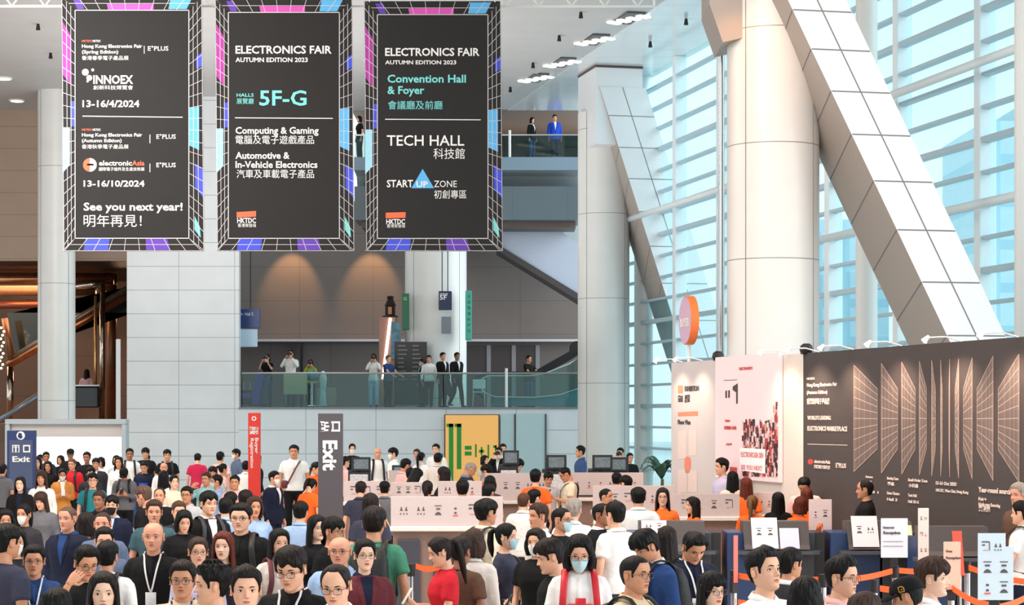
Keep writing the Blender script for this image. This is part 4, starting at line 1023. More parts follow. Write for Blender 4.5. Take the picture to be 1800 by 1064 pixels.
boxsign('hanging_sign', 420, 457, 543, 577, 67.5, (34, 62, 122), 'blue hanging direction sign next to the white block', rods=(440,), text=(('\u2190 Hall 5', 423, 555, 6, 22, W3),))
boxsign('light_box', 420, 452, 579, 610, 67.5, (170, 196, 216), 'pale blue light box under the blue hanging sign', emit=.2, rods=())
hs5 = boxsign('hanging_sign', 771, 794, 512, 545, 68.0, (26, 38, 76), 'dark blue hanging sign reading 5F over the mezzanine', d=.25, rods=(777, 787), text=(('5F', 773, 527, 8, 12, W3), ('\u5c55\u89bd\u5ef3', 773, 519, 3, 14, W3)))
MB().box((.03, .2, -43*68/F), (17*68/F, .06, 30*68/F)).build('lower_board', mat('grey lower board', (122, 128, 138), .5), hs5)
boxsign('blade_sign', 707, 719, 516, 580, 68.2, (24, 96, 66), 'green upright blade sign on the pale round column, near the lantern', d=.3, text=(('G', 709, 528, 6, 6, (120, 220, 120)),))
boxsign('blade_sign', 818, 829, 511, 598, 68.2, (64, 170, 150), 'teal upright blade sign at the far edge of the round column', d=.3, text=tuple((c_, 822, 524+k*10, 5, 5, (24, 110, 90)) for k, c_ in enumerate('5\u5c55\u89bd\u5ef3EFG')))
ky = empty('lit_pillar', P(688, 714, 69.2)); k = 69.2/F
MB().box((-.12, 0, 1.5), (30*k, .5, 3.0), bev=.02).build('shaft', mat('warm pillar', (170, 120, 104), .35), ky)
MB().tube([(-.27, -.28, .9), (-.02, -.28, 2.96)], .045, 8).build('light_tube', mat('white tube light', (255, 246, 236), .3, emit=4), ky)
MB().box((.17, -.28, 2.2), (17*k, .06, 1.25)).build('poster', mat('poster teal', (92, 140, 160), .4, nscale=6, nvar=.4), ky)
tag(ky, 'warm brown pillar with a slanted tube light on the mezzanine', 'pillar')
ln = empty('lantern', P(686, 558, 69.2)); rg = []
for z, r in ((0, .26), (.05, .26), (.06, .17), (.38, .17), (.40, .2), (.62, .1), (.66, .12), (.72, .10)): rg.append([(r*math.cos(a), r*math.sin(a), z) for a in (2*PI*j/8 for j in range(8))])
MB().loft(rg).build('body', mat('dark bronze', (46, 32, 26), .4, .5), ln); MB().box((0, -.16, .22), (.12, .03, .24)).build('window', mat('lantern glow', (150, 96, 54), .4, emit=.3), ln); tag(ln, 'dark bronze lantern on top of the warm brown pillar', 'lantern')
db = empty('directory_board', P(722, 714, 68.0)); k = 68/F
MB().box((0, 0, 1.08), (57*k, .1, 2.1)).build('panel', mat('board black', (34, 32, 34), .3), db); t = MB()
for r in range(9):
    for c_ in range(2):
        w_ = random.uniform(.18, .38); t.box((-.42+.48*c_+w_/2, -.055, 2.0-.14*r), (w_, .004, .03))
t.build('lettering', mat('board text', (140, 140, 140), .5), db); tag(db, 'black directory board with rows of text standing before the column', 'board')
# rising escalator on the mezzanine
ee = empty('escalator', (0, 67.6, 0)); hl = [P(a, b, 67.6) for a, b in ((852, 699), (838, 690), (833, 676), (838, 663), (852, 657), (880, 656), (930, 656), (952, 654), (970, 648), (1000, 632), (1020, 619))]
for v in hl: v.y = 0
MB().tube(hl, .05, 10).build('handrail', BLACK, ee)
inn = [P(a, b, 67.6) for a, b in ((870, 698), (850, 690), (844, 678), (848, 666), (858, 661), (930, 661), (955, 658), (1000, 640), (1020, 628), (1020, 682), (985, 694), (940, 699))]
gs = MB(); up_ = [P(a, b, 67.6) for a, b in ((852, 664), (870, 661), (900, 661), (930, 661), (955, 658), (1000, 640), (1020, 628))]; lo_ = [P(a, b, 67.6) for a, b in ((850, 690), (870, 698), (900, 699), (930, 699), (955, 698), (1000, 691), (1020, 682))]
gs.loft([[(u.x, -.03, u.z), (u.x, .0, u.z), (l_.x, .0, l_.z), (l_.x, -.03, l_.z)] for u, l_ in zip(up_, lo_)]); gs.build('glass_side', glass_mat('escalator glass', (214, 232, 230), .03, .05, .0), ee)
rim = [Vector((v.x, -.01, v.z)) for v in inn]; MB().tube(rim+[rim[0]], .025, 8).build('rim', mat('pale rim', (214, 232, 232), .25, .5), ee)
sk = [P(a, b, 67.6) for a, b in ((862, 714), (870, 699), (940, 700), (985, 695), (1020, 683), (1020, 714))]; MB().prism([(v.x, v.z) for v in sk], .05, 1.3).build('skirt', mat('teal skirt', (74, 128, 138), .4), ee)
MB().prism([(v.x, v.z) for v in (P(932, 656, 67.6), P(1020, 606, 67.6), P(1020, 618, 67.6), P(946, 657, 67.6))], .9, 1.1).build('far_rail', BLACK, ee)
MB().tube([P(1014, 613, 67.6)-Vector((0, 67.6, 0)), P(1014, 613, 67.6)-Vector((0, 67.4, 0))], .25, 20).build('newel_disc', BLACK, ee)
tag(ee, 'escalator with black handrail and teal glass rising from the mezzanine', 'escalator')
# things on the mezzanine
def chairlike(px, rgb, label, Y=67.0):
    k = Y/F; e = empty('folding_chair', P(px, 714, Y)); m = mat('chair paint %d' % rgb[0], rgb, .4)
    MB().box((0, 0, .45), (.42, .42, .04), bev=.015).build('seat', m, e); MB().box((0, .2, .72), (.42, .03, .3), bev=.012).build('backrest', m, e)
    for sx in (-1, 1):
        for sy in (-1, 1): MB().tube([(sx*.18, sy*.17, .45), (sx*.2, sy*.2, 0)], .014, 8).build('leg', CHROME, e)
        MB().tube([(sx*.19, .2, .45), (sx*.19, .21, .86)], .012, 8).build('back_post', CHROME, e)
    return tag(e, label, 'chair')
chairlike(842, (226, 232, 236), 'white folding chair at the foot of the mezzanine escalator', Y=66.9)
db2 = empty('display_board', P(519, 714, 66.75)); k = 66.75/F
MB().box((0, 0, .74), (41*k, .03, .72)).build('panel', mat('beige board', (206, 192, 160), .6), db2)
for sx in (-1, 1): MB().tube([(sx*.3, 0, .4), (sx*.3, .05, 0)], .016, 8).build('leg', STEEL, db2)
tag(db2, 'beige display board standing by the photographer in white', 'board')
ht = empty('high_table', P(549, 714, 67.2)); MB().cyl((0, 0, .78), (0, 0, .81), .33, 24).build('table_top', mat('yellow edge', (196, 180, 110), .4), ht); MB().cyl((0, 0, .02), (0, 0, .78), .03, 12).build('pole', CHROME, ht); MB().cyl((0, 0, 0), (0, 0, .03), .26, 24).build('base', CHROME, ht)
tag(ht, 'small round high table behind the mezzanine glass', 'table')
bg_ = empty('gift_bag', P(549, 714, 67.2)+Vector((0, 0, .81))); MB().ell((0, 0, .17), (.24, .16, .17), 18, 10).build('bag_body', mat('teal bag', (52, 132, 158), .4), bg_, smooth=True); MB().tube([(-.1, 0, .32), (-.06, 0, .42), (.06, 0, .42), (.1, 0, .32)], .012, 6).build('bag_handle', mat('teal bag', (52, 132, 158)), bg_)
tag(bg_, 'round teal bag resting on the small high table', 'bag')
wc = empty('poster_stand', P(568, 714, 67.0)); rg = [[(.1*math.cos(a)*s, .06*math.sin(a)*s, z) for a in (2*PI*j/14 for j in range(14))] for z, s in ((0, 1.2), (.5, .9), (.9, 1.2), (1.08, .8), (1.15, .3))]
MB().loft(rg).build('wrapped_body', mat('crumpled wrap', (210, 226, 232), .3, nscale=14, nvar=.2, bump=.8), wc); MB().cyl((0, 0, 0), (0, 0, .03), .18, 18).build('base', STEEL, wc); tag(wc, 'upright object in pale crumpled wrapping beside the high table', 'stand')
for i, (px, rgb, h, lab) in enumerate(((449, (92, 66, 172), 1.05, 'curved purple roll-up column at the mezzanine edge'), (460, (56, 84, 130), 1.0, 'blue roll-up panel next to the purple curved one'))):
    e = empty('roll_up_stand', P(px, 714, 66.7+.2*i)); b = MB(); b.loft([[(x+.18*(z/h)**2, y, z) for x, y in ((-.13, -.03), (.13, -.03), (.13, .03), (-.13, .03))] for z in [h*j/10 for j in range(11)]])
    b.build('fabric', mat('roll fabric %d' % i, rgb, .5), e, smooth=False); MB().box((0, 0, .02), (.4, .2, .04)).build('base', BLACK, e); tag(e, lab, 'stand')
cs = empty('suitcase', P(434, 714, 67.0)); MB().box((0, 0, .3), (.34, .24, .5), bev=.06).build('shell', mat('case black', (34, 30, 44), .4), cs); MB().box((0, -.125, .34), (.3, .02, .16), bev=.01).build('trim', mat('case purple', (110, 80, 180), .4), cs)
MB().tube([(-.1, .06, .5), (-.1, .06, .78), (.1, .06, .78), (.1, .06, .5)], .012, 6).build('pull_handle', STEEL, cs)
for sx in (-1, 1): MB().cyl((sx*.14-.02, 0, .03), (sx*.14+.02, 0, .03), .03, 10).build('wheel', BLACK, cs)
tag(cs, 'black and purple suitcase behind the glass by the white block', 'suitcase')
bx = empty('cardboard_stack', P(588, 714, 67.2)); MB().box((-.1, 0, .3), (.3, .3, .6), bev=.01).build('carton', mat('pink carton', (196, 158, 144), .7), bx); MB().box((-.42, 0, .3), (.26, .3, .58), bev=.04).build('wrapped_bale', mat('grey bale', (186, 182, 180), .7, bump=.5, bscale=12), bx); tag(bx, 'pinkish carton and wrapped bale behind the mezzanine glass', 'boxes')
# ------------------------------------------------------------------ hall-floor signs
def upright(name, px0, px1, py0, Y, rgb, label, t=.12, cat='sign', rz=0):
    c = P((px0+px1)/2, py0, Y); k = Y/F; e = empty(name, (c.x, Y, 0)); wdt = (px1-px0)*k
    MB().box((0, t/2, c.z/2+.03), (wdt, t, c.z-.06), bev=.008).build('panel', mat('totem %d %d %d' % rgb, rgb, .5, nvar=.03), e); MB().box((0, t/2, .015), (wdt+.16, t+.3, .03), bev=.008).build('base', DARKM, e)
    return e, c.x, wdt
def rot_text(e, s, cx, zc, h, length, m, Yoff, down=True, bold=.02, name='lettering'):
    """text running downwards, centred on (cx, zc)"""
    t = text_mb(s, h*1.37, (0, 0, 0), bold=bold*h); xs = [v[0] for v in t.v]; zs = [v[2] for v in t.v]; sx = length/(max(xs)-min(xs))
    t.v = [((v[2]-(min(zs)+max(zs))/2)+cx, Yoff+v[1], -((v[0]-(min(xs)+max(xs))/2)*sx)+zc) for v in t.v]; return t.build(name, m, e)
e, cx, wd = upright('exit_totem', 559, 602, 727, 26, (78, 74, 80), 'tall dark grey totem reading Exit, standing in the crowd'); k = 26/F
rot_text(e, '\u51fa\u53e3', 0, EYE-(763-HOR)*k, 28*k, 46*k, LNW, -.004, bold=.03) if False else None
for s, dx in (('\u51fa', -10.5), ('\u53e3', 9.5)):
    rot_text(e, s, dx*k, EYE-(750-HOR)*k, 13*k, 18*k, LNW, -.004, bold=.05)
rot_text(e, 'Exit', -.5*k, EYE-(801-HOR)*k, 25*k, 53*k, LNW, -.004, bold=.05); tag(e, e.get('label', 'tall dark grey totem reading Exit, standing in the crowd'), 'sign')
e, cx, wd = upright('red_totem', 436, 457, 726, 38, (222, 52, 40), ''); k = 38/F
m_ = MB(); m_.add([((x)*k, -.003, EYE-(y-HOR)*k) for x, y in circ(0, 736, 4.2)], [tuple(range(20))]); m_.build('emblem', LNW, e); m_ = MB(); m_.add([((x)*k, -.004, EYE-(y-HOR)*k) for x, y in circ(0, 736, 2.2)], [tuple(range(20))]); m_.build('emblem', mat('totem red ink', (222, 52, 40)), e)
for s, dx, y, hh, ll in (('\u5c55\u89bd', -4, 757, 6, 14), ('\u767b\u8a18', 4, 757, 6, 14), ('Registration', -4, 797, 6, 52), ('Buyer', 4, 784, 6, 28)): rot_text(e, s, dx*k, EYE-(y-HOR)*k, hh*k, ll*k, LNW, -.004, bold=.03)
tag(e, 'tall red totem with white vertical lettering by the low wall', 'sign')
e, cx, wd = upright('information_totem', 12, 62, 757, 40, (34, 52, 104), ''); k = 40/F
MB().box((.0, -.004, EYE-(816-HOR)*k), (wd*.82, .004, 84*k)).build('inset_panel', mat('totem slate', (64, 78, 112), .5), e)
m_ = MB(); m_.add([((x-37)*k, -.004, EYE-(y-HOR)*k) for x, y in circ(36.5, 766, 7.5)], [tuple(range(20))]); m_.build('emblem', LNW, e); m_ = MB(); m_.add([((x-37)*k, -.006, EYE-(y-HOR)*k) for x, y in ((31, 768), (33, 761), (38, 762), (40, 770), (35, 772))], [tuple(range(5))]); m_.build('emblem', mat('totem navy ink', (34, 52, 104)), e)
for x in (22, 41):
    m_ = MB().box(((x+6-37)*k, -.008, EYE-(789-HOR)*k), (12.5*k, .004, 13*k)); m_.build('pictogram', LNW, e); m_ = MB()
    if x == 22:
        for dx in (-3, 3): m_.box(((x+6+dx-37)*k, -.011, EYE-(791-HOR)*k), (3*k, .003, 8*k)); m_.ell(((x+6+dx-37)*k, -.011, EYE-(785-HOR)*k), (1.5*k, .002, 1.5*k), 8, 4)
    else: m_.box(((x+6-37)*k, -.011, EYE-(789-HOR)*k), (8*k, .003, 8*k)); 
    m_.build('pictogram', mat('totem slate ink', (58, 70, 104)), e)
mb = ptext(MB(), 'Exit', 22, 812, 10, 40, 31, bold=.06); mb.v = [(x-cx, y-40-.012, z) for x, y, z in mb.v]; mb.build('lettering', LNW, e)
tag(e, 'navy information totem with pictograms and Exit lettering', 'sign')
ld = empty('video_screen', ((114-900)/F*54, 54, 0)); k = 54/F
W_, H_ = 213*k, EYE-(737-HOR)*k
MB().box((0, .3, H_-.07), (W_, .5, .14), bev=.02).build('top_beam', mat('grey frame', (176, 184, 190), .4), ld)
for s in (-1, 1): MB().box((s*(W_/2-.06), .3, H_/2-.07), (.12, .5, H_-.14), bev=.02).build('side_post', mat('grey frame', (176, 184, 190), .4), ld)
MB().box((0, .38, H_-.30), (W_-.26, .3, .34)).build('fascia', mat('pale fascia', (200, 194, 190), .5), ld)
MB().box((0, .45, (H_-.47)/2+.1), (W_-.26, .1, H_-.68)).build('screen', mat('white screen', (255, 255, 255), .4, nvar=0, emit=1.1), ld)
MB().box((0, .45, .06), (W_-.26, .3, .12)).build('plinth', mat('grey frame', (176, 184, 190), .4), ld)
tag(ld, 'wide blank white screen in a grey frame behind the crowd', 'screen')
# yellow poster and service panels on the low wall
yp = empty('yellow_poster', P(829.5, 790, 65.9)); k = 65.9/F; H0 = 122*k
MB().box((0, .02, 0), (97*k, .06, H0)).build('frame', mat('poster frame', (60, 54, 50), .5), yp); MB().box((0, -.015, 0), (93*k, .02, H0-.04)).build('sheet', mat('poster amber', (255, 192, 108), .6, nvar=.03, emit=.22), yp)  # printed sheet gets a faint added glow to lift its brightness
g_ = mat('poster green', (42, 158, 60), .6); t = MB()
def pr(a, b, c, d): t.box(((a+c)/2-829.5, -.028/k, 790-(b+d)/2), (c-a, .006/k, d-b))
pr(789, 745, 797, 848); pr(785, 745, 797, 751); pr(803, 745, 811, 825); pr(799, 745, 811, 751); pr(817, 784, 829, 791); pr(817, 794, 829, 801); pr(835, 781, 838, 804); pr(845, 786, 848, 801); pr(842, 791, 851, 796); pr(857, 782, 860, 806); pr(867, 783, 873, 788); pr(870, 783, 873, 792); pr(867, 796, 870, 800)
t.v = [(x*k, y*k, z*k) for x, y, z in t.v]; t.build('lettering', g_, yp); tag(yp, 'amber poster with a green sum printed on it', 'poster')
for i, (a, b) in enumerate(((880, 904), (907, 958))):
    e = empty('wall_panel_door', P((a+b)/2, 716, 65.95)); e.location.z = 0; hh = EYE-(728-HOR)*k
    MB().box((0, 0, hh/2), ((b-a)*k, .05, hh)).build('leaf', mat('aqua panel', (188, 216, 222), .4), e); MB().box(((b-a)*k/2+.02, -.01, hh/2), (.05, .07, hh)).build('jamb', mat('dark jamb', (58, 76, 86), .4), e)
    tag(e, ('narrow pale aqua service door beside the amber poster', 'wide pale aqua service door between two dark jambs')[i], 'door')
# potted palm
pp = empty('potted_palm', ((1163-900)/F*48, 48, 0)); MB().tube([(0, 0, 0), (0, 0, .45)], [.2, .28], 18).build('pot', mat('white pot', (210, 214, 214), .4), pp); MB().tube([(0, 0, .4), (.02, 0, .95)], [.05, .035], 8).build('stem', mat('palm stem', (96, 84, 62), .8), pp)
LF = mat('palm leaf', (50, 84, 62), .5, nscale=14, nvar=.25)
for kx in range(15):
    a = kx*2.4; r = .36+.12*random.random(); rise = .5+.35*random.random(); b = MB(); rows = []
    for j in range(9):
        q = j/8; d_ = r*q*1.25; z = .95+rise*math.sin(q*2.1)*.8-.25*q*q; wv = .055*math.sin(min(1, q+.12)*PI)*(1+.5*(j % 2))+.004
        c = Vector((math.cos(a)*d_, math.sin(a)*d_, z)); s_ = Vector((-math.sin(a), math.cos(a), 0))*wv; rows.append([c-s_, c+Vector((0, 0, .02)), c+s_])
    b.loft(rows, caps=False, closed=False); b.build('frond', LF, pp)
tag(pp, 'potted palm with arching fronds by the glass, beyond the counters', 'plant')
# ------------------------------------------------------------------ printed booth wall
HW = .85; ZW = EYE+HW
def wy(px): return HW*F/(91.5+(px-1180)*(138-91.5)/620)      # depth of the wall's face along a sight column
W0 = Vector(((1180-900)/F*wy(1180), wy(1180), 0)); W1 = Vector(((1860-900)/F*wy(1860), wy(1860), 0)); WU = (W1-W0).normalized(); WN = Vector((WU.y, -WU.x, 0))
if WN.y > 0: WN = -WN
WANG = math.atan2(WU.y, WU.x)
def wu(px): Y = wy(px); return (Vector(((px-900)/F*Y, Y, 0))-W0).dot(WU)
def wz(px, py): return EYE+(HOR-py)/F*wy(px)
BW = empty('booth_wall', W0, WANG)       # local x runs along the wall, -y (or +y) is its face
FS = -1 if (Matrix.Rotation(WANG, 3, 'Z') @ Vector((0, -1, 0))).dot(WN) > 0 else 1
def wbox(px0, px1, z0, z1, y0, y1, m, name, par=None, bev=0):
    a, b = wu(px0), wu(px1); return MB().box(((a+b)/2, FS*(y0+y1)/2, (z0+z1)/2), (b-a, abs(y1-y0), z1-z0), bev=bev).build(name, m, par or BW)
CH = mat('charcoal print', (66, 59, 59), .7, nscale=1.5, nvar=.04)
wbox(1180, 1265, 0, ZW, -.12, 0, mat('pale grey print', (214, 206, 206), .6, nscale=.6, nvar=.03), 'pale_panel'); wbox(1264.5, 1412, 0, ZW, -.12, 0, mat('off white panel', (226, 216, 208), .6), 'plain_panel'); wbox(1412, 1860, 0, ZW, -.12, 0, CH, 'charcoal_panel')
PW = mat('wall print light', (232, 214, 206), .6); PO = mat('wall print orange', (240, 140, 110), .6); PK = mat('wall print dark', (70, 62, 64), .6); PR = mat('wall print red', (206, 70, 70), .6)
def wline(mb, a, b, c, d, w=1.3, off=.004):
    """line on the wall between picture points, w in px"""
    p = Vector((wu(a), 0, wz(a, b))); q = Vector((wu(c), 0, wz(c, d))); t = (q-p).normalized(); n = Vector((-t.z, 0, t.x))*w*.5*wy((a+c)/2)/F
    mb.add([(v.x, FS*off, v.z) for v in (p+n, q+n, q-n, p-n)], [(0, 1, 2, 3)])
def wquad(mb, pts, off=.003): mb.add([(wu(a), FS*off, wz(a, b)) for a, b in pts], [tuple(range(len(pts)))])
def wtext(mb, s, px, base, h, width, bold=.04, off=.004):
    sc = wy(px)/F; t = text_mb(s, h*sc*1.37, (0, 0, 0), bold=bold*h*sc); xs = [v[0] for v in t.v]; L = wu(px+width)-wu(px); sx = L/(max(xs)-min(xs)); x0 = min(xs)
    zb = wz(px, base); mb.add([(wu(px)+(v[0]-x0)*sx, FS*(off+.002)-v[1], zb+v[2]) for v in t.v], t.f)
def cpx(x, y): return 1170+x/2.857, 600+y/2.857
fins = [(947, 120, 655, 1065, 240, 540), (1085, 112, 662, 1167, 240, 540), (1187, 105, 668, 1255, 240, 540), (1276, 100, 672, 1312, 240, 540), (1338, 95, 678, 1357, 240, 540), (1383, 93, 680, 1391, 240, 540), (1428, 90, 683, 1424, 240, 540), (1473, 88, 688, 1455, 240, 540), (1541, 82, 692, 1497, 240, 540), (1646, 75, 700, 1565, 240, 540), (1776, 65, 708, 1672, 240, 545)]
gm = MB(); ff = MB()
for xo, y0, y1, xi, a, b in fins:
    A, B_, C_, D_ = cpx(xo, y0), cpx(xo, y1), cpx(xi, b), cpx(xi, a)
    wquad(ff, (A, B_, C_, D_), .002)
    wline(gm, *A, *B_, 1.5); wline(gm, *D_, *C_, .8)
    for j in range(11): t = j/10; p = (A[0], A[1]+(B_[1]-A[1])*t); q = (D_[0], D_[1]+(C_[1]-D_[1])*t); wline(gm, *p, *q, .9 if 0 < j < 10 else 1.1)
    for j in range(1, 5):
        t = 1-(1-j/5)**1.0; t = t**1.6; wline(gm, A[0]+(D_[0]-A[0])*t, A[1]+(D_[1]-A[1])*t, B_[0]+(C_[0]-B_[0])*t, B_[1]+(C_[1]-B_[1])*t, .5)
ff.build('print_fins', mat('fin print', (104, 92, 90), .7), BW); gm.build('print_grid', mat('fin lines', (206, 180, 164), .7), BW)
t = MB()
for s, x, b, h, w_ in (('HKTDC', 1419, 668, 4, 14), ('Hong Kong Electronics Fair', 1419, 680, 6, 53), ('(Autumn Edition)', 1419, 693, 6, 36), ('\u9999\u6e2f\u79cb\u5b63\u96fb\u5b50\u7522\u54c1\u5c55', 1419, 710, 8, 40), ("WORLD'S LEADING", 1420, 738, 7, 41), ('ELECTRONICS MARKETPLACE', 1420, 757, 8, 70),
                       ('electronicAsia', 1432, 814, 6, 28), ('\u570b\u969b\u96fb\u5b50\u7d44\u4ef6\u5c55', 1432, 823, 5, 28), ('E\u207aPLUS', 1470, 822, 8, 18), ('Autumn', 1522, 840, 4, 13), ('2023', 1524, 849, 4, 9), ('Startup Zone', 1560, 843, 5, 20), ('\u5c08\u5340', 1561, 853, 5, 12), ('Small Order Zone', 1597, 846, 5, 34), ('\u5c0f\u6279\u91cf', 1598, 856, 5, 17),
                       ('13-16 Oct 2023', 1646, 852, 6, 36), ('HKCEC, Wan Chai, Hong Kong', 1646, 864, 5, 57), ('Hall 1', 1523, 866, 4, 22), ('Home Theatre', 1560, 869, 5, 22), ('Hall 3', 1560, 880, 5, 18), ('Tech Hall', 1597, 873, 5, 15), ('Hall 3D-E', 1597, 884, 5, 19), ('Year-round sourcing', 1721, 865, 9, 62), ('Fair+', 1721, 880, 6, 14), ('hktdc.com Sourcing', 1721, 889, 6, 38), ('\u8cbf\u767c\u7db2', 1721, 898, 8, 20)):
    wtext(t, s, x, b, h, w_)
t.build('lettering', PW, BW); m_ = MB(); wline(m_, 1420, 781, 1490, 783, 1.0); m_.build('print_rule', PW, BW); m_ = MB(); wquad(m_, circ(1425, 812, 5)); m_.build('emblem', PR, BW)
# pale panel print
t = MB()
for s, x, b, h, w_ in (('EXHIBITION', 1204, 688, 9, 25), ('\u5c55\u89bd', 1204, 706, 10, 9), ('\u767b\u8a18', 1192, 706, 9, 9), ('Floor Plan', 1192, 746, 8, 22)): wtext(t, s, x, b, h, w_)
t.build('lettering', PK, BW); t = MB(); wquad(t, ((1192, 678), (1201, 678), (1201, 692), (1192, 692))); wquad(t, ((1192, 725), (1227, 723), (1227, 731), (1192, 732))); wquad(t, circ(1209, 807, 1)); wquad(t, ((1204, 806), (1209, 802), (1214, 806), (1215, 818), (1212, 832), (1205, 832), (1203, 818))); t.build('print_orange', PO, BW)
t = MB()
for q in (((1192, 758), (1207, 757), (1207, 806), (1192, 808)), ((1211, 757), (1225, 756), (1225, 800), (1217, 802), (1211, 800)), ((1192, 826), (1208, 824), (1208, 866), (1192, 868)), ((1210, 828), (1226, 826), (1226, 866), (1210, 866))): wquad(t, q)
t.build('print_plan', mat('plan peach', (234, 214, 208), .6), BW)
tag(BW, 'long exhibition wall, charcoal with a drawn grid tunnel, pale at its far end', 'booth wall')
# lit poster panel
LP = empty('lit_poster', W0, WANG); a, b = wu(1265), wu(1377)
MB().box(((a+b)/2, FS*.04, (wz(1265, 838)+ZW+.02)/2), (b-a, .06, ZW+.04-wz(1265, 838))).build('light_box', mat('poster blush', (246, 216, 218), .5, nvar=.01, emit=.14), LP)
t = MB(); 
for s, x, b_, h, w_ in (('ELECTRONICS', 1308, 651, 5, 23), ('FAIR+', 1283, 742, 4, 9), ('HYBRID FAIR', 1281, 755, 6, 22), ('APP', 1284, 783, 4, 11)): wtext(t, s, x, b_, h, w_, off=.074)
t.build('lettering', PR, LP); t = MB()
for s, x, b_, h, w_ in (('ELECTRONICASIA 2024', 1312, 803, 9, 40), ('SEE YOU NEXT', 1312, 825, 8, 38)): wtext(t, s, x, b_, h, w_, off=.086)
t.build('lettering', mat('blush ink', (226, 150, 150), .6), LP)
t = MB(); wquad(t, ((1283, 688), (1286, 686), (1286, 700), (1283, 700)), .074); wquad(t, ((1288, 687), (1291, 686), (1291, 699), (1288, 700)), .074); wquad(t, ((1296, 680), (1305, 674), (1305, 710), (1302, 710), (1302, 690), (1296, 686)), .074); wline(t, 1280, 669, 1304, 668, 1, .074); t.build('product_print', PK, LP)
cols = {}
rnd = random.Random(4)
for r in range(330):     # picture of a crowd: many small upright strokes
    x = rnd.uniform(1312, 1374); y = rnd.uniform(735, 832) if x < 1366 else rnd.uniform(705, 838); y = max(y, 740-(x-1312)*.55) ; hgt = rnd.uniform(7, 16); w_ = rnd.uniform(2.0, 4.5); key = rnd.choice(('k', 'k', 'm', 'w', 'r', 'p'))
    cols.setdefault(key, MB()); wquad(cols[key], ((x, y), (min(1376, x+w_), y), (min(1376, x+w_*.9), min(838, y+hgt)), (x+.3, min(838, y+hgt))), .0745+.00003*r)
for key, mb in cols.items(): mb.build('photo_print', mat('photo '+key, {'k': (40, 28, 32), 'm': (112, 34, 48), 'w': (236, 214, 210), 'r': (190, 60, 60), 'p': (226, 160, 150)}[key], .6), LP)
t = MB(); wquad(t, ((1310, 787), (1355, 790), (1355, 833), (1310, 827)), .0845); t.build('caption_plate', mat('caption white', (252, 236, 236), .6, emit=.2), LP)
t = MB(); wquad(t, ((1291, 821), (1304, 822), (1304, 832), (1291, 831)), .076); t.build('print_tab', mat('tab red', (226, 80, 80), .6), LP)
tag(LP, 'bright blush poster with a crowd photograph on the exhibition wall', 'poster')
# lamps on the wall's top edge
def wtop(px, out=.0): return W0+WU*wu(px)+WN*out
for i, (px, lab) in enumerate(((1260, 'black clamp lamp on the wall top above the pale panel'), (1415, 'black clamp lamp where the charcoal panel begins'))):
    e = empty('clamp_lamp', wtop(px, -.02)+Vector((0, 0, ZW)), WANG); rg = [[(.11*s*math.cos(a), .08*s*math.sin(a), z) for a in (2*PI*j/12 for j in range(12))] for z, s in ((.0, .9), (.04, 1.1), (.1, .95), (.13, .5))]
    MB().loft(rg).build('head', BLACK, e, smooth=False); MB().box((0, 0, .0), (.08, .14, .03)).build('clamp', DARKM, e); tag(e, lab, 'lamp', 'clamp lamps on the booth wall')
for i, px in enumerate((1200, 1235, 1390, 1440, 1500, 1585, 1690, 1790)):
    base = wtop(px, .0)+Vector((0, 0, ZW)); e = empty('arm_spotlight', base, WANG)
    MB().tube([(0, 0, 0), (0, FS*.2, .05), (0, FS*.42, .04)], .009, 8).build('arm', PAINT, e); MB().tube([(0, FS*.41, .055), (0, FS*.47, .0)], [.02, .036], 12).build('head', PAINT, e); MB().cyl((0, FS*.466, .003), (0, FS*.471, -.003), .036, 12).build('lens', mat('spot lens', (255, 226, 196), .3, emit=2.5), e)
    tag(e, 'small white arm spotlight on top of the booth wall', 'spotlight', 'arm spotlights on the booth wall')
    lamp('arm_spot', 'SPOT', base+WN*.50+Vector((0, 0, .0)), 85 if px > 1400 else 40, (1, .74, .54), target=base+WN*.0+Vector((0, 0, -1.1)), size=.03, spot=1.9, blend=.9)
# round orange sign on its pole
rs = empty('round_sign', ((1211-900)/F*33.9, 33.9, 0)); k = 33.9/F; zc = EYE+(HOR-563.5)*k; R_ = 43*k
rs.rotation_euler = (0, 0, math.radians(-80)); 
MB().cyl((0, -.065, zc), (0, .065, zc), R_, 48).build('drum', mat('sign orange', (246, 126, 58), .45), rs); MB().cyl((0, -.066, zc), (0, -.071, zc), R_*.96, 48).build('face', mat('sign lilac', (214, 178, 206), .5), rs)
tt = text_mb('BUYER', .19, (0, 0, 0), align='CENTER', bold=.006); tt.v = [(x, -.076+y, z+zc-.1) for x, y, z in tt.v]; tt.build('lettering', LNW, rs); MB().cyl((0, 0, 0), (0, 0, zc-R_+.01), .03, 12).build('pole', PAINT, rs); MB().cyl((0, 0, 0), (0, 0, .03), .25, 20).build('base', DARKM, rs)
tag(rs, 'round orange drum sign on a pole above the booth wall', 'sign')
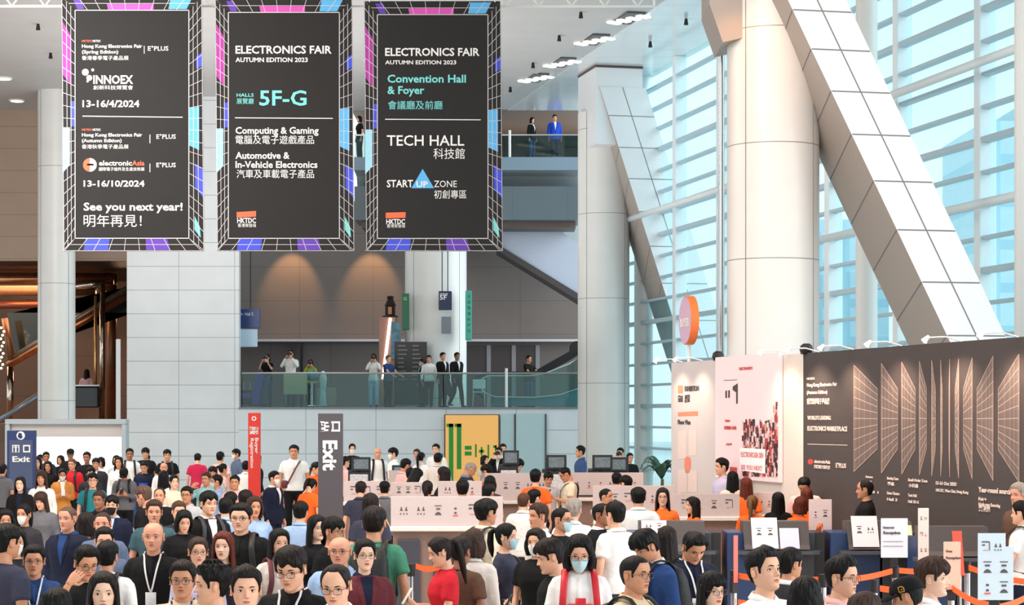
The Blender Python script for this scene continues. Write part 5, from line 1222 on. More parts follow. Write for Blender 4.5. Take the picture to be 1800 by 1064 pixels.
# ------------------------------------------------------------------ registration counters with screens
SCR = mat('screen board', (206, 190, 188), .55, nvar=.02); CBODY = mat('counter beige', (150, 122, 112), .6); CTOP = mat('counter white', (236, 226, 220), .35); GI = mat('pictogram grey', (92, 84, 88), .6)
def pictos(mb, x0, x1, z0, z1, y, seed):
    rnd = random.Random(seed); W_ = x1-x0; H_ = z1-z0; red = MB(); n = max(2, int(W_/(.17 if W_ > .5 else .1)))
    for i in range(n):
        cx = x0+W_*(i+.5)/n; k = min(.05, W_/n*.32); kind = rnd.randrange(4); zc = z0+H_*.58
        if kind == 0:
            mb.box((cx, y, zc+k*.9), (k*1.8, .003, k*.3)); mb.box((cx-k*.5, y, zc+k*.1), (k*.7, .003, k*.35)); mb.box((cx+k*1.0, y, zc-k*.2), (k*.16, .003, k*2.2)); red.box((cx, y, zc-k*1.2), (k*1.2, .003, k*.12))
        elif kind == 1:
            for q in (-1, 1): mb.add([(cx+q*k*.55+a*k*.35, y, zc+b*k*.45) for a, b in ((-1, -1), (1, -1), (.4, .2), (.3, 1), (-.3, 1), (-.4, .2))], [tuple(range(6))])
            for q in (-1, 0, 1): mb.box((cx+q*k*.7, y, zc-k*1.1), (k*.22, .003, k*.35))
        elif kind == 2:
            mb.box((cx, y, zc+k*.7), (k*1.5, .003, k*.18)); mb.box((cx, y, zc), (k*.9, .003, k*.35)); mb.add([(cx+a*k*.8, y, zc-k*1.0+b*k*.4) for a, b in ((-1, -1), (1, -1), (.6, .3), (0, .9), (-.6, .3))], [tuple(range(5))])
        else:
            mb.ell((cx, y, zc+k*.1), (k*.3, .002, k*.3), 10, 4); mb.ell((cx, y, zc-k*.9), (k*.3, .002, k*.3), 10, 4); red.box((cx, y, zc-k*1.5), (k*1.1, .003, k*.3))
    return red
BLOCKS = []
def counter(px0, px1, pyt, pyb, Y, label, body=CBODY, ztop=None, seed=1, dark=(), depth=.55, tilt=0.0, rz=0.0, slot=False):
    k = Y/F; x0, x1 = (px0-900)*k, (px1-900)*k; zt = EYE+(HOR-pyt)*k; zb = EYE+(HOR-pyb)*k; W_ = x1-x0; e = empty('registration_counter', ((x0+x1)/2, Y, 0), rz); BLOCKS.append((x0, x1, Y-.05, Y+depth+.1))
    MB().box((0, depth/2+.06, zb/2-.03), (W_-.04, depth, zb-.06), bev=.01).build('body', body, e); MB().box((0, depth/2, zb-.03), (W_+.02, depth+.12, .06), bev=.012).build('worktop', CTOP, e)
    s = MB().box((0, 0, (zt+zb)/2), (W_, .03, zt-zb), bev=.004).build('screen', SCR, e, rot=(tilt, 0, 0)); pm = MB(); red = pictos(pm, -W_/2+.05, W_/2-.05, zb, zt, -.0175, seed); pm.build('pictograms', GI, s)
    if red.v: red.build('pictograms', mat('pictogram red', (226, 104, 92), .6), s)
    for a, b in dark: MB().box((((a+b)/2-900)*k-(x0+x1)/2, .03, zb/2-.08), ((b-a)*k, .05, zb-.16), bev=.008).build('front_panel', mat('dark laminate', (66, 68, 78), .45), e)
    if slot: MB().box((0, -.02, zb+.03), (W_*.8, .03, .02)).build('slot', BLACK, e)
    return tag(e, label, 'counter', 'white screened registration counters')
counter(687, 884, 873, 925, 23, 'registration counter with a long white pictogram screen and two dark front panels', dark=((699, 738), (761, 799)), seed=3)
counter(687, 748, 848, 876, 29, 'registration counter with a short white screen, behind the long pictogram one', seed=5)
counter(770, 847, 846, 878, 29, 'white screened counter behind the long one, beside the amber poster', seed=8)
counter(604, 685, 846, 882, 30, 'pinkish screened counter next to the dark Exit totem', seed=2)
counter(852, 968, 832, 880, 33.5, 'rear white screened counter facing the pair in orange tops', seed=9)
counter(1000, 1131, 831, 875, 33.5, 'rear white screened counter with a dark slot line, below the grey printers', seed=11, slot=True)
counter(1042, 1186, 854, 900, 28.5, 'white screened counter behind the man in a white shirt, near the palm', seed=4)
counter(1184, 1300, 868, 908, 27.6, 'white screened counter behind the dark haired woman in orange', seed=6)
counter(1306, 1366, 866, 905, 28.6, 'white screened counter against the exhibition wall, behind seated staff', seed=7, depth=.25)
# desk with printers behind the totem
de = empty('white_desk', ((656-900)/F*37, 37, 0)); MB().box((0, .3, .5), (.95, .6, 1.0), bev=.01).build('body', CTOP, de); MB().box((0, .3, 1.03), (1.0, .66, .06), bev=.01).build('top', mat('desk top', (226, 232, 240), .3), de); MB().box((.38, .05, 1.25), (.2, .03, .4)).build('screen', SCR, de); tag(de, 'plain white desk behind the pinkish screened counter', 'desk')
def kiosk(px, py0, Y, label, w_=.42):
    k = Y/F; z0 = EYE+(HOR-py0)*k; e = empty('printer_kiosk', ((px-900)*k, Y, 0)); BLOCKS.append(((px-900)*k-w_*.6, (px-900)*k+w_*.6, Y-.1, Y+.4))
    MB().box((0, .2, .52), (w_+.1, .4, 1.04), bev=.01).build('plinth', CTOP, e); MB().box((0, .2, (z0-.25+1.04)/2), (w_, .3, z0-.25-1.04), bev=.02).build('printer_body', mat('printer black', (36, 38, 42), .4), e)
    MB().box((.04, .02, z0-.13), (w_*.85, .05, .26), bev=.01).build('monitor', mat('printer black', (36, 38, 42), .4), e); MB().box((.04, -.008, z0-.13), (w_*.65, .004, .18)).build('display', mat('display grey', (120, 134, 142), .3, nscale=30, nvar=.3), e)
    MB().box((0, .0, (z0-.25+1.04)/2), (w_*.8, .12, (z0-.25-1.04)*.6), bev=.01).build('badge_tray', mat('tray white', (226, 222, 226), .4, nscale=25, nvar=.25), e); MB().tube([(.0, .05, z0-.26), (0, .12, z0-.3)], .03, 8).build('stand', BLACK, e)
    return tag(e, label, 'printer', 'badge printers on plinths')
kiosk(631, 804, 38.5, 'badge printer with monitor, behind the woman in a mask by the totem'); kiosk(557, 822, 37.5, 'badge printer half hidden behind the dark Exit totem'); kiosk(894, 792, 36.5, 'badge printer in front of the narrow aqua door', .34); kiosk(974, 800, 36, 'badge printer between the aqua door and the man in blue'); kiosk(1055, 800, 36, 'badge printer beside the large column, left of the stacked trays'.replace('left of', 'next to')); kiosk(1080, 804, 36.6, 'wide badge printer with stacked trays, in front of the man adjusting his cap', .5); kiosk(702, 818, 38, 'badge printer behind the man in pink')
# ------------------------------------------------------------------ dark check-in counters
NV = mat('navy laminate', (38, 62, 104), .4, nvar=.04); DK = mat('graphite laminate', (62, 62, 68), .45, nvar=.04); BK2 = mat('black return', (38, 36, 38), .5)
YD = 23.0
def checkin(px, label, w_=1.12, papers=True, rz=0, YD=YD):
    k = YD/F; e = empty('checkin_counter', ((px-900)*k, YD, 0), rz); h = 1.13; BLOCKS.append(((px-900)*k-w_*.5, (px-900)*k+w_*.5, YD-.28, YD+.62))
    MB().box((-w_*.24, .3, h/2), (w_*.5, .6, h), bev=.008).build('navy_body', NV, e); MB().box((w_*.21, .3, h/2), (w_*.36, .6, h-.004), bev=.008).build('graphite_body', DK, e); MB().box((w_*.44, .32, h/2), (w_*.10, .56, h-.01)).build('black_return', BK2, e)
    hs = MB(); hs.loft([[(x, y, z) for y, z in ((-.17, .95), (-.15, .95), (.02, 1.255), (.30, 1.255), (.30, 1.13), (.0, 1.13))] for x in (-.37, .36)]); hs.build('monitor_housing', mat('housing grey', (78, 71, 70), .45), e)
    lg = MB(); rg = [[( (1 if q > 0 else -1)*0, 0, 0)] for q in (1,)]
    pts = [(-.44, -.02), (.42, -.02), (.48, -.08), (.50, -.16), (.46, -.24), (.38, -.27), (-.40, -.27), (-.46, -.23), (-.48, -.15)]
    lg.add([(x, y, .90) for x, y in pts]+[(x, y, .935) for x, y in pts], [tuple(range(9)), tuple(range(17, 8, -1))]+[(i, (i+1) % 9, (i+1) % 9+9, i+9) for i in range(9)]); lg.build('ledge', mat('ledge grey', (74, 76, 82), .35), e)
    return tag(e, label, 'counter', 'dark check-in counters')
checkin(1182, 'dark check-in counter behind the man in a navy polo'); checkin(1364, 'dark check-in counter carrying two cards, behind the young man in white'); checkin(1546, 'dark check-in counter next to the charcoal wall, half hidden by a sign'); checkin(1678, 'dark check-in counter beside the coral banner stand', w_=.8, YD=21.9)
def card(px, py0, py1, wpx, Y, rgb, label, seed=0, tilt=-.5, text=None, thick=.006):
    k = Y/F; zt, zb = EYE+(HOR-py0)*k, EYE+(HOR-py1)*k; L = (zt-zb)/math.cos(tilt); e = empty('notice_card', ((px-900)*k, Y, zb)); e.rotation_euler = (tilt, 0, 0)
    MB().box((0, 0, L/2), (wpx*k, thick, L)).build('sheet', mat('card %d %d %d' % rgb, rgb, .6, nvar=.02), e)
    if seed:
        pm = MB(); red = pictos(pm, -wpx*k/2+.02, wpx*k/2-.02, L*.15, L*.9, -thick/2-.002, seed); pm.build('print', GI, e)
        if red.v: red.build('print', mat('pictogram pink', (240, 150, 160), .6), e)
    if text:
        for s, fx, fz, h in text:
            t = text_mb(s, h*1.37, (0, 0, 0), bold=.04*h); t.v = [(x+fx*wpx*k, y-thick/2-.003, z+fz*L) for x, y, z in t.v]; t.build('lettering', GI, e)
    return tag(e, label, 'card')
card(1346, 912, 966, 46, 22.84, (244, 232, 232), 'white printed card leaning on the middle check-in housing', 5); card(1389, 930, 965, 34, 22.84, (226, 214, 244), 'plain lilac sheet leaning beside the white printed card'); card(1523, 909, 962, 46, 22.84, (246, 228, 232), 'pinkish printed card on the check-in counter by the charcoal wall', 7); card(1594, 925, 962, 24, 22.84, (250, 232, 190), 'plain cream sheet behind the standing Reception notice'); card(1150, 916, 938, 44, 22.84, (248, 226, 230), 'blush card lying on the check-in counter behind the blue jacket', 4); card(1196, 938, 972, 34, 22.84, (240, 236, 244), 'plain white sheet beside the man in a navy polo')
card(1442, 878, 934, 40, 23.6, (244, 214, 208), 'upright peach board standing behind the check-in counters', 9, tilt=-.03, thick=.02)
lt_ = empty('lanyard_bundle', P(1440, 936, 23.25)); 
for kx in range(4): MB().tube([(.02*math.sin(kx), 0, 0), (.03*math.cos(kx*2), -.01*kx, .05), (.02*math.cos(kx*3)+.02, .0, .10), (-.02+.02*kx, .01, .07), (-.03+.015*kx, 0, .02)], .008, 6).build('ribbon', mat('orange ribbon', (246, 122, 62), .6), lt_, smooth=True)
tag(lt_, 'bundle of orange ribbons on the dark check-in counter', 'lanyard')
# ------------------------------------------------------------------ stanchions, belts and notices
OB = mat('belt orange', (250, 106, 42), .6, nscale=40, nvar=.06); BH = mat('post head black', (28, 26, 28), .4)
POSTS = {}
def stanchion(px, Y, label, h=.98):
    x = (px-900)/F*Y; e = empty('stanchion', (x, Y, 0)); BLOCKS.append((x-.08, x+.08, Y-.08, Y+.08)); MB().cyl((0, 0, .03), (0, 0, h-.1), .032, 20).build('post', CHROME, e, auto=40); MB().cyl((0, 0, h-.12), (0, 0, h), .04, 20).build('belt_head', BH, e, auto=40); MB().cyl((0, 0, 0), (0, 0, .035), .17, 28, r1=.13).build('base', DARKM, e, auto=40)
    POSTS[label] = Vector((x, Y, h)); return tag(e, label, 'stanchion', 'chrome queue posts')
def belt(a, b, z, label, wdt=.055):
    a, b = Vector((a.x, a.y, z)), Vector((b.x, b.y, z)); d_ = (b-a).normalized(); a = a+d_*.05; b = b-d_*.05; n = 14; rows = []; s = d_.cross(Vector((0, 0, 1)))*.0025
    for i in range(n+1):
        t = i/n; p = a.lerp(b, t); p.z -= .03*math.sin(t*PI); rows.append([p+s+Vector((0, 0, wdt/2)), p-s+Vector((0, 0, wdt/2)), p-s-Vector((0, 0, wdt/2)), p+s-Vector((0, 0, wdt/2))])
    return tag(MB().loft(rows).build('queue_belt', OB, smooth=False), label, 'belt', 'orange queue belts')
sp_ = [(1290, 19.4, 'chrome queue post under the narrow red sign'), (1573, 20.0, 'chrome queue post carrying the Reception notice'), (1537, 18.3, 'chrome queue post standing alone with bare top'), (1672, 18.4, 'chrome queue post carrying the peach notice'), (1747, 16.6, 'chrome queue post behind the big white notice'), (1700, 20.6, 'chrome queue post against the charcoal wall'), (786, 20.2, 'chrome queue post near the girl in red', ), (722, 20.2, 'chrome queue post before the long pictogram counter'), (1830, 18.6, 'chrome queue post at the edge of the charcoal wall'), (1447, 18.9, 'chrome queue post hidden behind the man with swept hair'), (522, 42, 'slim white queue post before the low wall'), (487, 42, 'queue post by the man in a navy suit'), (540, 42, 'queue post beside the dark Exit totem')]
for a in sp_: stanchion(*a)
PL = [POSTS[a[2]] for a in sp_]
belt(PL[0], PL[9], .93, 'orange belt running behind the young man in white'); belt(PL[9], PL[1], .93, 'orange belt ending at the Reception notice'); belt(PL[0], PL[2], .68, 'lower orange belt reaching the lone bare post'); belt(PL[2], PL[3], .90, 'orange belt passing behind the black cap'); belt(PL[1], PL[5], .93, 'orange belt from the Reception notice to the charcoal wall'); belt(PL[5], PL[8], .92, 'upper orange belt along the charcoal wall'); belt(PL[3], PL[4], .90, 'orange belt between the peach and the big white notice'); belt(PL[4], PL[8], .88, 'orange belt beyond the big white notice'); belt(PL[4], PL[8], .6, 'lower orange belt beyond the big white notice'); belt(PL[3], PL[4], .64, 'lower orange belt between the peach and white notices'); belt(PL[6], PL[7], .96, 'orange belt in front of the girl in red'); belt(PL[11], PL[10], .95, 'upper orange belt beside the man in a navy suit', .09); belt(PL[10], PL[12], .95, 'upper orange belt next to the dark totem', .09); belt(PL[11], PL[10], .68, 'lower orange belt beside the man in a navy suit', .07); belt(PL[10], PL[12], .68, 'lower orange belt next to the dark totem', .07)
def notice(px, py0, py1, wpx, Y, rgb, label, rz=0, seed=0, text=(), clip=True, step=None, emit=0):
    k = Y/F; zt, zb = EYE+(HOR-py0)*k, EYE+(HOR-py1)*k; e = empty('standing_notice', ((px-900)*k, Y-.06, zb), rz); w_ = wpx*k; H_ = zt-zb
    if step:
        poly = [(-w_/2, 0), (w_/2, 0), (w_/2, H_*step), (w_/2-w_*.22, H_*step), (w_/2-w_*.22, H_), (-w_/2, H_)]; MB().prism(poly, -.004, .004).build('board', mat('notice %d %d %d' % rgb, rgb, .5, nvar=.02), e)
    else: MB().box((0, 0, H_/2), (w_, .008, H_), bev=.003).build('board', mat('notice %d %d %d' % rgb, rgb, .5, nvar=.02), e)
    if seed:
        for r in range(3 if H_ > .4 else 2):
            pm = MB(); n_ = 3 if H_ > .4 else 2; red = pictos(pm, -w_/2+.01, w_/2-.01-(w_*.22 if step and r == n_-1 else 0), H_*(r/n_*.9+.06), H_*((r+1)/n_*.9+.03), -.007, seed+r); pm.build('print', GI, e)
            if red.v: red.build('print', mat('pictogram red', (226, 104, 92), .6), e)
    for s, fx, fz, h in text:
        t = text_mb(s, h*1.37, (0, 0, 0), bold=.04*h); t.v = [(x+fx*w_, y-.008, z+fz*H_) for x, y, z in t.v]; t.build('lettering', GI, e)
    if clip: MB().box((0, .03, -.02), (.07, .05, .16), bev=.006).build('clip', BH, e)
    return tag(e, label, 'notice')
notice(1570, 911, 980, 47, 20.0, (240, 238, 246), 'white notice headed Reception on a queue post', text=(('Internet', -.42, .74, .024), ('Reception', -.42, .60, .03), ('______________', -.42, .42, .02), ('______________', -.42, .30, .02)))
notice(1621, 893, 986, 20, 20.6, (244, 222, 212), 'narrow tall notice with small pictures beside the Reception notice', rz=.2, seed=5)
notice(1671, 952, 1036, 30, 18.4, (250, 200, 178), 'peach notice on a queue post in front of the red banner', text=(('Free', -.36, .78, .022), ('Reception', -.36, .64, .024)))
notice(1747, 937, 1054, 62, 16.6, (216, 232, 244), 'big stepped white notice full of small pictures on a queue post', seed=12, step=.80)
rb = empty('red_banner_stand', P(1682, 1012, 19.6)); rb.location.z = 0; k = 19.6/F; z0, z1 = EYE-(1012-HOR)*k, EYE-(934-HOR)*k
q = MB(); q.loft([[(-.045+.035*t, 0, z1-(z1-z0)*t), (.045+.03*t, 0, z1-(z1-z0)*t), (.045+.03*t, .02, z1-(z1-z0)*t), (-.045+.035*t, .02, z1-(z1-z0)*t)] for t in (0, .25, .5, .75, 1)]); q.build('cloth', mat('coral cloth', (236, 92, 72), .6), rb); MB().cyl((.04, .03, 0), (.04, .03, z1), .014, 10).build('pole', STEEL, rb); MB().cyl((.04, .03, 0), (.04, .03, .03), .14, 20).build('base', DARKM, rb)
tag(rb, 'narrow coral banner on a pole behind the peach notice', 'banner')
notice(1292, 941, 1024, 9, 19.4, (240, 120, 104), 'narrow red sign seen edge on above a queue post', rz=.5, clip=True)
# ------------------------------------------------------------------ the crowd
# picture column and row of the head's top, head height in px, facing (0 = towards the viewer, + = turned to the window side, 180 = away), sex, label, then looks
CROWD = []
def R(px, top, s, yaw, sex, label, **k): CROWD.append((px, top, s, yaw, sex, label, k))
# far group by the blank screen
R(29, 801, 20, 180, 'm', 'man in black seen from behind, before the navy information totem', c='black', h='short')
R(4, 816, 22, 170, 'm', 'dark haired person in grey with white collar, cut by the frame edge', c='grey', h='short', t='polo')
R(66, 803, 21, 0, 'w', 'smiling woman in black beside the navy totem, long dark hair', h='long', hc='d', c='black', t='jacket', i='brown')
R(81, 795, 18, 20, 'm', 'dark haired man in black looking aside before the blank screen', c='dgrey', sk=3)
R(71, 800, 17, 10, 'm', 'man mostly hidden behind the smiling woman by the totem', c='black', h='fringe')
R(85, 811, 18, 0, 'w', 'woman in a black coat with long loose black hair, before the screen', h='long', c='black', t='coat', i='black', sk=1)
R(107, 801, 16, -20, 'w', 'dark haired woman with only her hair showing beside the capped man', h='bob', c='black')
R(124, 789, 19, 0, 'm', 'tall man in a black cap in front of the blank screen', h='cap', c='black', sk=3)
R(153, 795, 20, 0, 'm', 'dark skinned man in a black tee before the screen', h='short', c='black', sk=3)
R(127, 807, 20, -10, 'm', 'man in a bright red sweater with a backpack strap', h='short', hc='n', c='red', t='sweater', sk=2, bp='black')
R(111, 822, 22, 15, 'w', 'woman in a white mask and mustard cardigan checking her phone', h='tied', hc='k', c='mustard', t='jacket', i='white', a='M', po='phone', hp=15, ph='white phone in the hands of the woman in mustard')
R(169, 806, 20, 0, 'm', 'man in a grey blazer with open white shirt before the screen', h='fringe', t='jacket', c='dgrey', i='white', sk=1)
R(178, 804, 17, -25, 'w', 'woman in white behind the man in a grey blazer', h='bob', c='white')
R(209, 803, 21, 0, 'w', 'woman with long dark hair and white top near the screen post', h='long', hc='d', c='white', t='shirt', sk=1)
R(205, 801, 18, -10, 'w', 'dark haired woman just behind the one in white by the screen post', h='bob', c='lgrey')
R(228, 789, 20, 10, 'm', 'tall man in white with dark backpack straps at the screen post', h='short', c='white', t='tee', sk=3, bp='black')
R(256, 788, 19, 0, 'm', 'black haired man in black against the white block', h='mop', c='black', sk=1)
R(258, 799, 17, 10, 'm', 'man in a cap between two dark tees before the white block', h='cap', c='dgrey', sk=1)
R(254, 811, 20, 0, 'm', 'man in a navy tee with a blue print before the white block', h='short', c='navy', sk=1, hp=15, a='', pr='royal')
R(294, 791, 20, 10, 'm', 'young man with black backpack standing before the white block', h='fringe', c='black', sk=1, bp='black')
R(288, 813, 18, 15, 'm', 'bald pink headed man in a white shirt in the crowd', h='bald', c='white', t='shirt', sk=2)
R(347, 797, 18, 180, 'm', 'man in a crimson shirt seen from behind before the white block', h='short', c='crimson', t='tee', hp=15)
R(387, 795, 19, 165, 'm', 'black haired man in pale pink, back turned, near the red totem', h='fringe', c='pink', t='tee')
R(391, 815, 20, 120, 'w', 'woman with a black ponytail and pink top near the red totem', h='pony', c='pink')
R(416, 790, 18, -60, 'm', 'man in a mask and grey blue shirt beside the red totem', h='fringe', c='steel', t='shirt', a='M')
R(432, 811, 20, 170, 'm', 'man in a white shirt with back turned in front of the red totem', h='short', c='white', t='shirt')
R(452, 800, 19, 120, 'm', 'man in black half hidden behind the red totem', h='short', c='black', t='shirt')
R(374, 821, 17, 0, 'm', 'low black haired head behind the man raising his arm', h='mop', c='lgrey')
R(363, 831, 22, -15, 'm', 'man in pale green raising an arm towards his face', h='short', hc='o', c='aqua', po='touch')
R(382, 835, 24, -70, 'm', 'man in profile wearing a blue mask under his chin', h='short', c='lblue', t='shirt', a='m')
R(413, 836, 25, 0, 'm', 'man in a pale pink shirt facing ahead, near the red totem', h='short', c='pink', t='shirt', sk=1)
R(287, 828, 26, 175, 'w', 'woman with long black hair and white top seen from behind', h='long', c='white')
R(305, 835, 22, 30, 'w', 'woman in a cream top turning her head beside the long black hair', h='tied', c='cream', t='tee', sk=4)
R(219, 820, 22, 0, 'm', 'person in a dark cap and grey sweatshirt reading a phone', h='cap', c='grey', t='sweater', po='phone', hp=30, bp='black', sk=1, ph='dark phone in the hands of the person in a grey sweatshirt')
R(163, 832, 26, 10, 'm', 'man in glasses and a teal tee with a black backpack', h='fringe', c='teal', a='g', bp='black')
R(160, 822, 22, 10, 'm', 'dark haired man just behind the teal tee', h='fringe', c='dgrey')
R(36, 838, 27, 0, 'w', 'laughing woman with loose black hair, black jacket over blue top', h='long', hc='d', c='black', t='jacket', i='navy', sk=4)
R(73, 827, 27, 0, 'w', 'woman with a brown fringe and white blouse, before the smiling woman', h='longfringe', hc='o', c='white', t='shirt')
# middle of the crowd, screen side
R(73, 863, 32, -10, 'w', 'woman with very long brown hair and fringe looking down, grey top', h='longfringe', hc='o', c='grey', t='sweater', hp=15)
R(175, 864, 31, -10, 'm', 'broad man with receding brown hair in a navy jacket', h='short', hc='o', c='navy', t='jacket', i='black', sk=3)
R(197, 872, 26, 0, 'm', 'man in a black mask and dark jacket over pale blue shirt', h='fringe', c='navy', t='jacket', i='sky', a='K')
R(250, 853, 37, -110, 'm', 'brown haired man in black, head turned away and bowed', h='short', hc='n', c='black', t='tee', sk=2, hp=15)
R(281, 857, 30, 0, 'm', 'balding man in black behind the long faced one', h='balding', hc='o', c='black', t='jacket', i='white', sk=2)
R(329, 856, 29, -10, 'm', 'man in glasses and a pale grey polo, smiling', h='short', c='lgrey', t='polo', a='g')
R(314, 882, 27, 20, 'm', 'man with reddish brown hair, mostly hidden, before the glasses wearer', h='short', hc='b', c='dgrey')
R(325, 895, 33, 20, 'w', 'woman with dark hair falling over one cheek, looking down', h='bob', c='black', hp=15)
R(271, 880, 42, 10, 'm', 'long faced man in a teal grey polo with white collar', h='short', hc='o', c='teald', t='polo', sk=2)
R(366, 865, 42, 35, 'm', 'tall young man in a black jacket over white tee, looking aside', h='fringe', c='black', t='jacket', i='white', bp='dgrey')
R(396, 876, 27, 175, 'm', 'back of a black haired head over a pale blue shirt', h='short', c='lblue', t='shirt')
R(405, 866, 27, 175, 'm', 'dark haired man turned away behind the big man in black', h='fringe', c='dgrey')
R(431, 863, 27, 160, 'm', 'dark head turned away above the brown haired woman', h='mop', hc='d', c='black')
R(447, 873, 38, 20, 'w', 'woman with wavy brown hair and pale blue top, chin on hand', h='bob', hc='o', c='lblue', sk=1, po='touch')
R(424, 886, 50, -5, 'm', 'big round faced man in glasses and a black polo', h='short', c='black', t='polo', a='g', w=1.14, bp='black')
R(43, 886, 36, -15, 'w', 'woman in a white mask and tight grey sweater', h='tied', c='dgrey', t='sweater', a='M')
R(9, 896, 30, 20, 'w', 'dark haired woman at the frame edge raising her hand', h='bob', c='black', sk=1)
R(120, 889, 46, -20, 'm', 'close cropped balding man in a navy jacket over blue shirt', h='buzz', hc='n', c='navy', t='jacket', i='blue', sk=2)
R(151, 902, 36, 175, 'w', 'dark brown head turned away between two pale faced men', h='bob', hc='d', c='dgrey')
R(181, 899, 44, 0, 'm', 'man with buzzed hair in a grey blue tee', h='buzz', hc='o', c='steel', sk=2)
R(183, 928, 46, 15, 'm', 'man in glasses peering over the back of a black haired head', h='short', c='steel', a='g')
R(270, 916, 56, 0, 'm', 'stern bald man in a black polo with white lanyard', h='bald', hc='n', c='black', t='polo', a='l', sk=2)
R(60, 959, 54, 10, 'm', 'man in wire glasses and a blue polo with pale lanyard', h='short', c='blue', t='polo', a='Gl', sk=1)
R(8, 923, 62, 140, 'm', 'man in a charcoal tee, back turned, at the frame edge', h='short', c='slate', t='tee', sk=1, w=1.08, nr=60)
R(28, 930, 44, 20, 'w', 'dark haired woman hidden behind the charcoal tee', h='bob', c='dgrey', a='M')
R(155, 957, 60, 30, 'm', 'man in dark glasses touching his spectacles with one hand', h='quiff', c='black', t='tee', po='touch', a='g', hp=15, sk=1)
R(188, 953, 50, 175, 'm', 'black haired man in a white shirt with a dark strap, back turned', h='short', c='white', t='shirt', bp='black')
R(182, 1006, 74, 10, 'w', 'woman with swept back dark hair in a black coat, bottom of the crowd', h='long', hc='d', c='black', t='coat', i='black', sk=4)
R(98, 1036, 74, 180, 'w', 'black crown of a head cut by the lower edge, beside the dark coat', h='bob', c='black')
R(348, 944, 50, 15, 'w', 'woman in glasses with brown hair tied back, pale lilac top', h='tied', hc='o', c='lilac', t='shirt', a='G')
R(393, 935, 52, -5, 'w', 'woman with long reddish hair in a dark top', h='long', hc='r', c='dgrey', t='tee', sk=4)
R(322, 987, 66, 0, 'm', 'man in thick glasses and a cream jacket with lanyard', h='short', hc='d', c='beige', t='jacket', i='beige', a='gL', sk=1)
R(377, 992, 78, -75, 'm', 'man with spiky black hair in profile, shaved nape', h='spiky', c='cream', t='tee')
R(432, 998, 72, 10, 'm', 'young man with parted hair and bare brow, mouth open', h='quiff', hc='d', c='beige', t='tee', sk=0)
# centre front
R(517, 783, 23, 0, 'm', 'stout man in a white shirt with a dark red shoulder strap', h='short', c='white', t='polo', cb='maroon', pc='black', w=1.12, sk=1)
R(481, 829, 25, 60, 'm', 'man in a navy suit and mask standing by the orange belts', h='short', c='navy', t='jacket', i='white', a='M')
R(619, 780, 19, 10, 'w', 'woman in a white mask and dark tee behind the badge printer', h='tied', c='black', a='M')
R(664, 787, 20, 10, 'm', 'bald man in white with black backpack straps before the low wall', h='bald', c='white', t='tee', bp='black', sk=2)
R(692, 788, 20, -70, 'm', 'young man in a mask and white shirt in profile', h='mop', c='white', t='shirt', a='M')
R(733, 790, 17, -20, 'm', 'man with brown hair half hidden behind a ponytail', h='short', hc='o', c='lgrey', sk=2)
R(740, 795, 19, 150, 'w', 'woman with a black ponytail and white blouse, back turned', h='pony', c='white', t='shirt')
R(767, 781, 19, -20, 'm', 'tall man with black hair beside the amber poster', h='short', c='white', t='shirt')
R(770, 797, 21, 165, 'm', 'man in a long white shirt, back turned, beside the amber poster', h='short', c='ltan', t='shirt', w=1.1)
R(714, 806, 24, 120, 'm', 'man in a pink shirt turning away at the screened counter', h='short', c='pink', t='shirt', sk=1, hp=15)
R(721, 823, 23, 175, 'm', 'dark head between the pink shirt and the bowed woman', h='short', c='cream')
R(735, 820, 26, 130, 'w', 'woman with dark hair bowed over the screened counter', h='long', c='lgrey', hp=30)
R(781, 821, 28, -110, 'w', 'woman with long dark brown hair in black, seen side on', h='long', hc='d', c='black', t='jacket', i='white')
R(831, 809, 27, 110, 'm', 'grey haired man in a dark vest over a blue shirt, bowing', h='buzz', hc='g', c='dgrey', t='vest', i='lblue', hp=30, sk=1)
R(854, 816, 25, -110, 'm', 'black haired staff member in orange leaning over the rear counter', h='fringe', c='orange', hp=15)
R(851, 801, 17, 60, 'w', 'woman with dark bob in front of the amber poster', h='bob', c='lgrey')
R(877, 787, 18, -15, 'm', 'photographer in a mask and dark suit by the amber poster', h='short', c='black', t='jacket', i='white', a='M', po='camera', cam='camera raised by the photographer at the amber poster')
R(884, 781, 18, 10, 'm', 'man just behind the photographer at the amber poster', h='short', c='white', t='shirt')
R(914, 804, 23, 70, 'm', 'man in a red tee with dark collar, looking down', h='fringe', c='red', t='tee', hp=30)
R(557, 812, 22, 60, 'm', 'staff member in orange leaning behind the dark totem', h='short', c='orange', t='tee', hp=15, w=1.1)
R(549, 838, 25, 150, 'w', 'person in orange bending beside the dark totem', h='tied', c='orange', t='tee', hp=30)
R(606, 803, 20, 120, 'w', 'person in pale pink at the edge of the dark totem', h='short', c='pink', t='shirt')
R(634, 846, 29, 175, 'm', 'man in a purple grey polo with back turned, by the totem', h='short', hc='d', c='slate', t='polo', hp=15)
R(676, 846, 27, 178, 'm', 'man in a dark cap and grey shirt beside the long pictogram screen', h='cap', c='grey', t='polo', cb='beige')
R(651, 868, 40, 175, 'w', 'woman with smooth dark hair, back turned, before the grey polo', h='long', hc='d', c='slate')
R(751, 845, 30, 175, 'w', 'brown haired woman in orange behind the long pictogram screen', h='tied', hc='d', c='orange')
R(813, 845, 31, 178, 'm', 'thick dark haired man bent behind the long pictogram screen', h='mop', c='black')
R(528, 883, 36, 172, 'm', 'man in a pale blue shirt with back turned, near the navy suit', h='fringe', c='lblue', t='shirt')
R(556, 906, 46, 35, 'w', 'woman with long black hair and black top looking aside', h='long', c='black', t='tee', sk=4)
R(584, 911, 46, 60, 'm', 'black haired man in glasses behind the bald man in blue', h='mop', c='black', a='g')
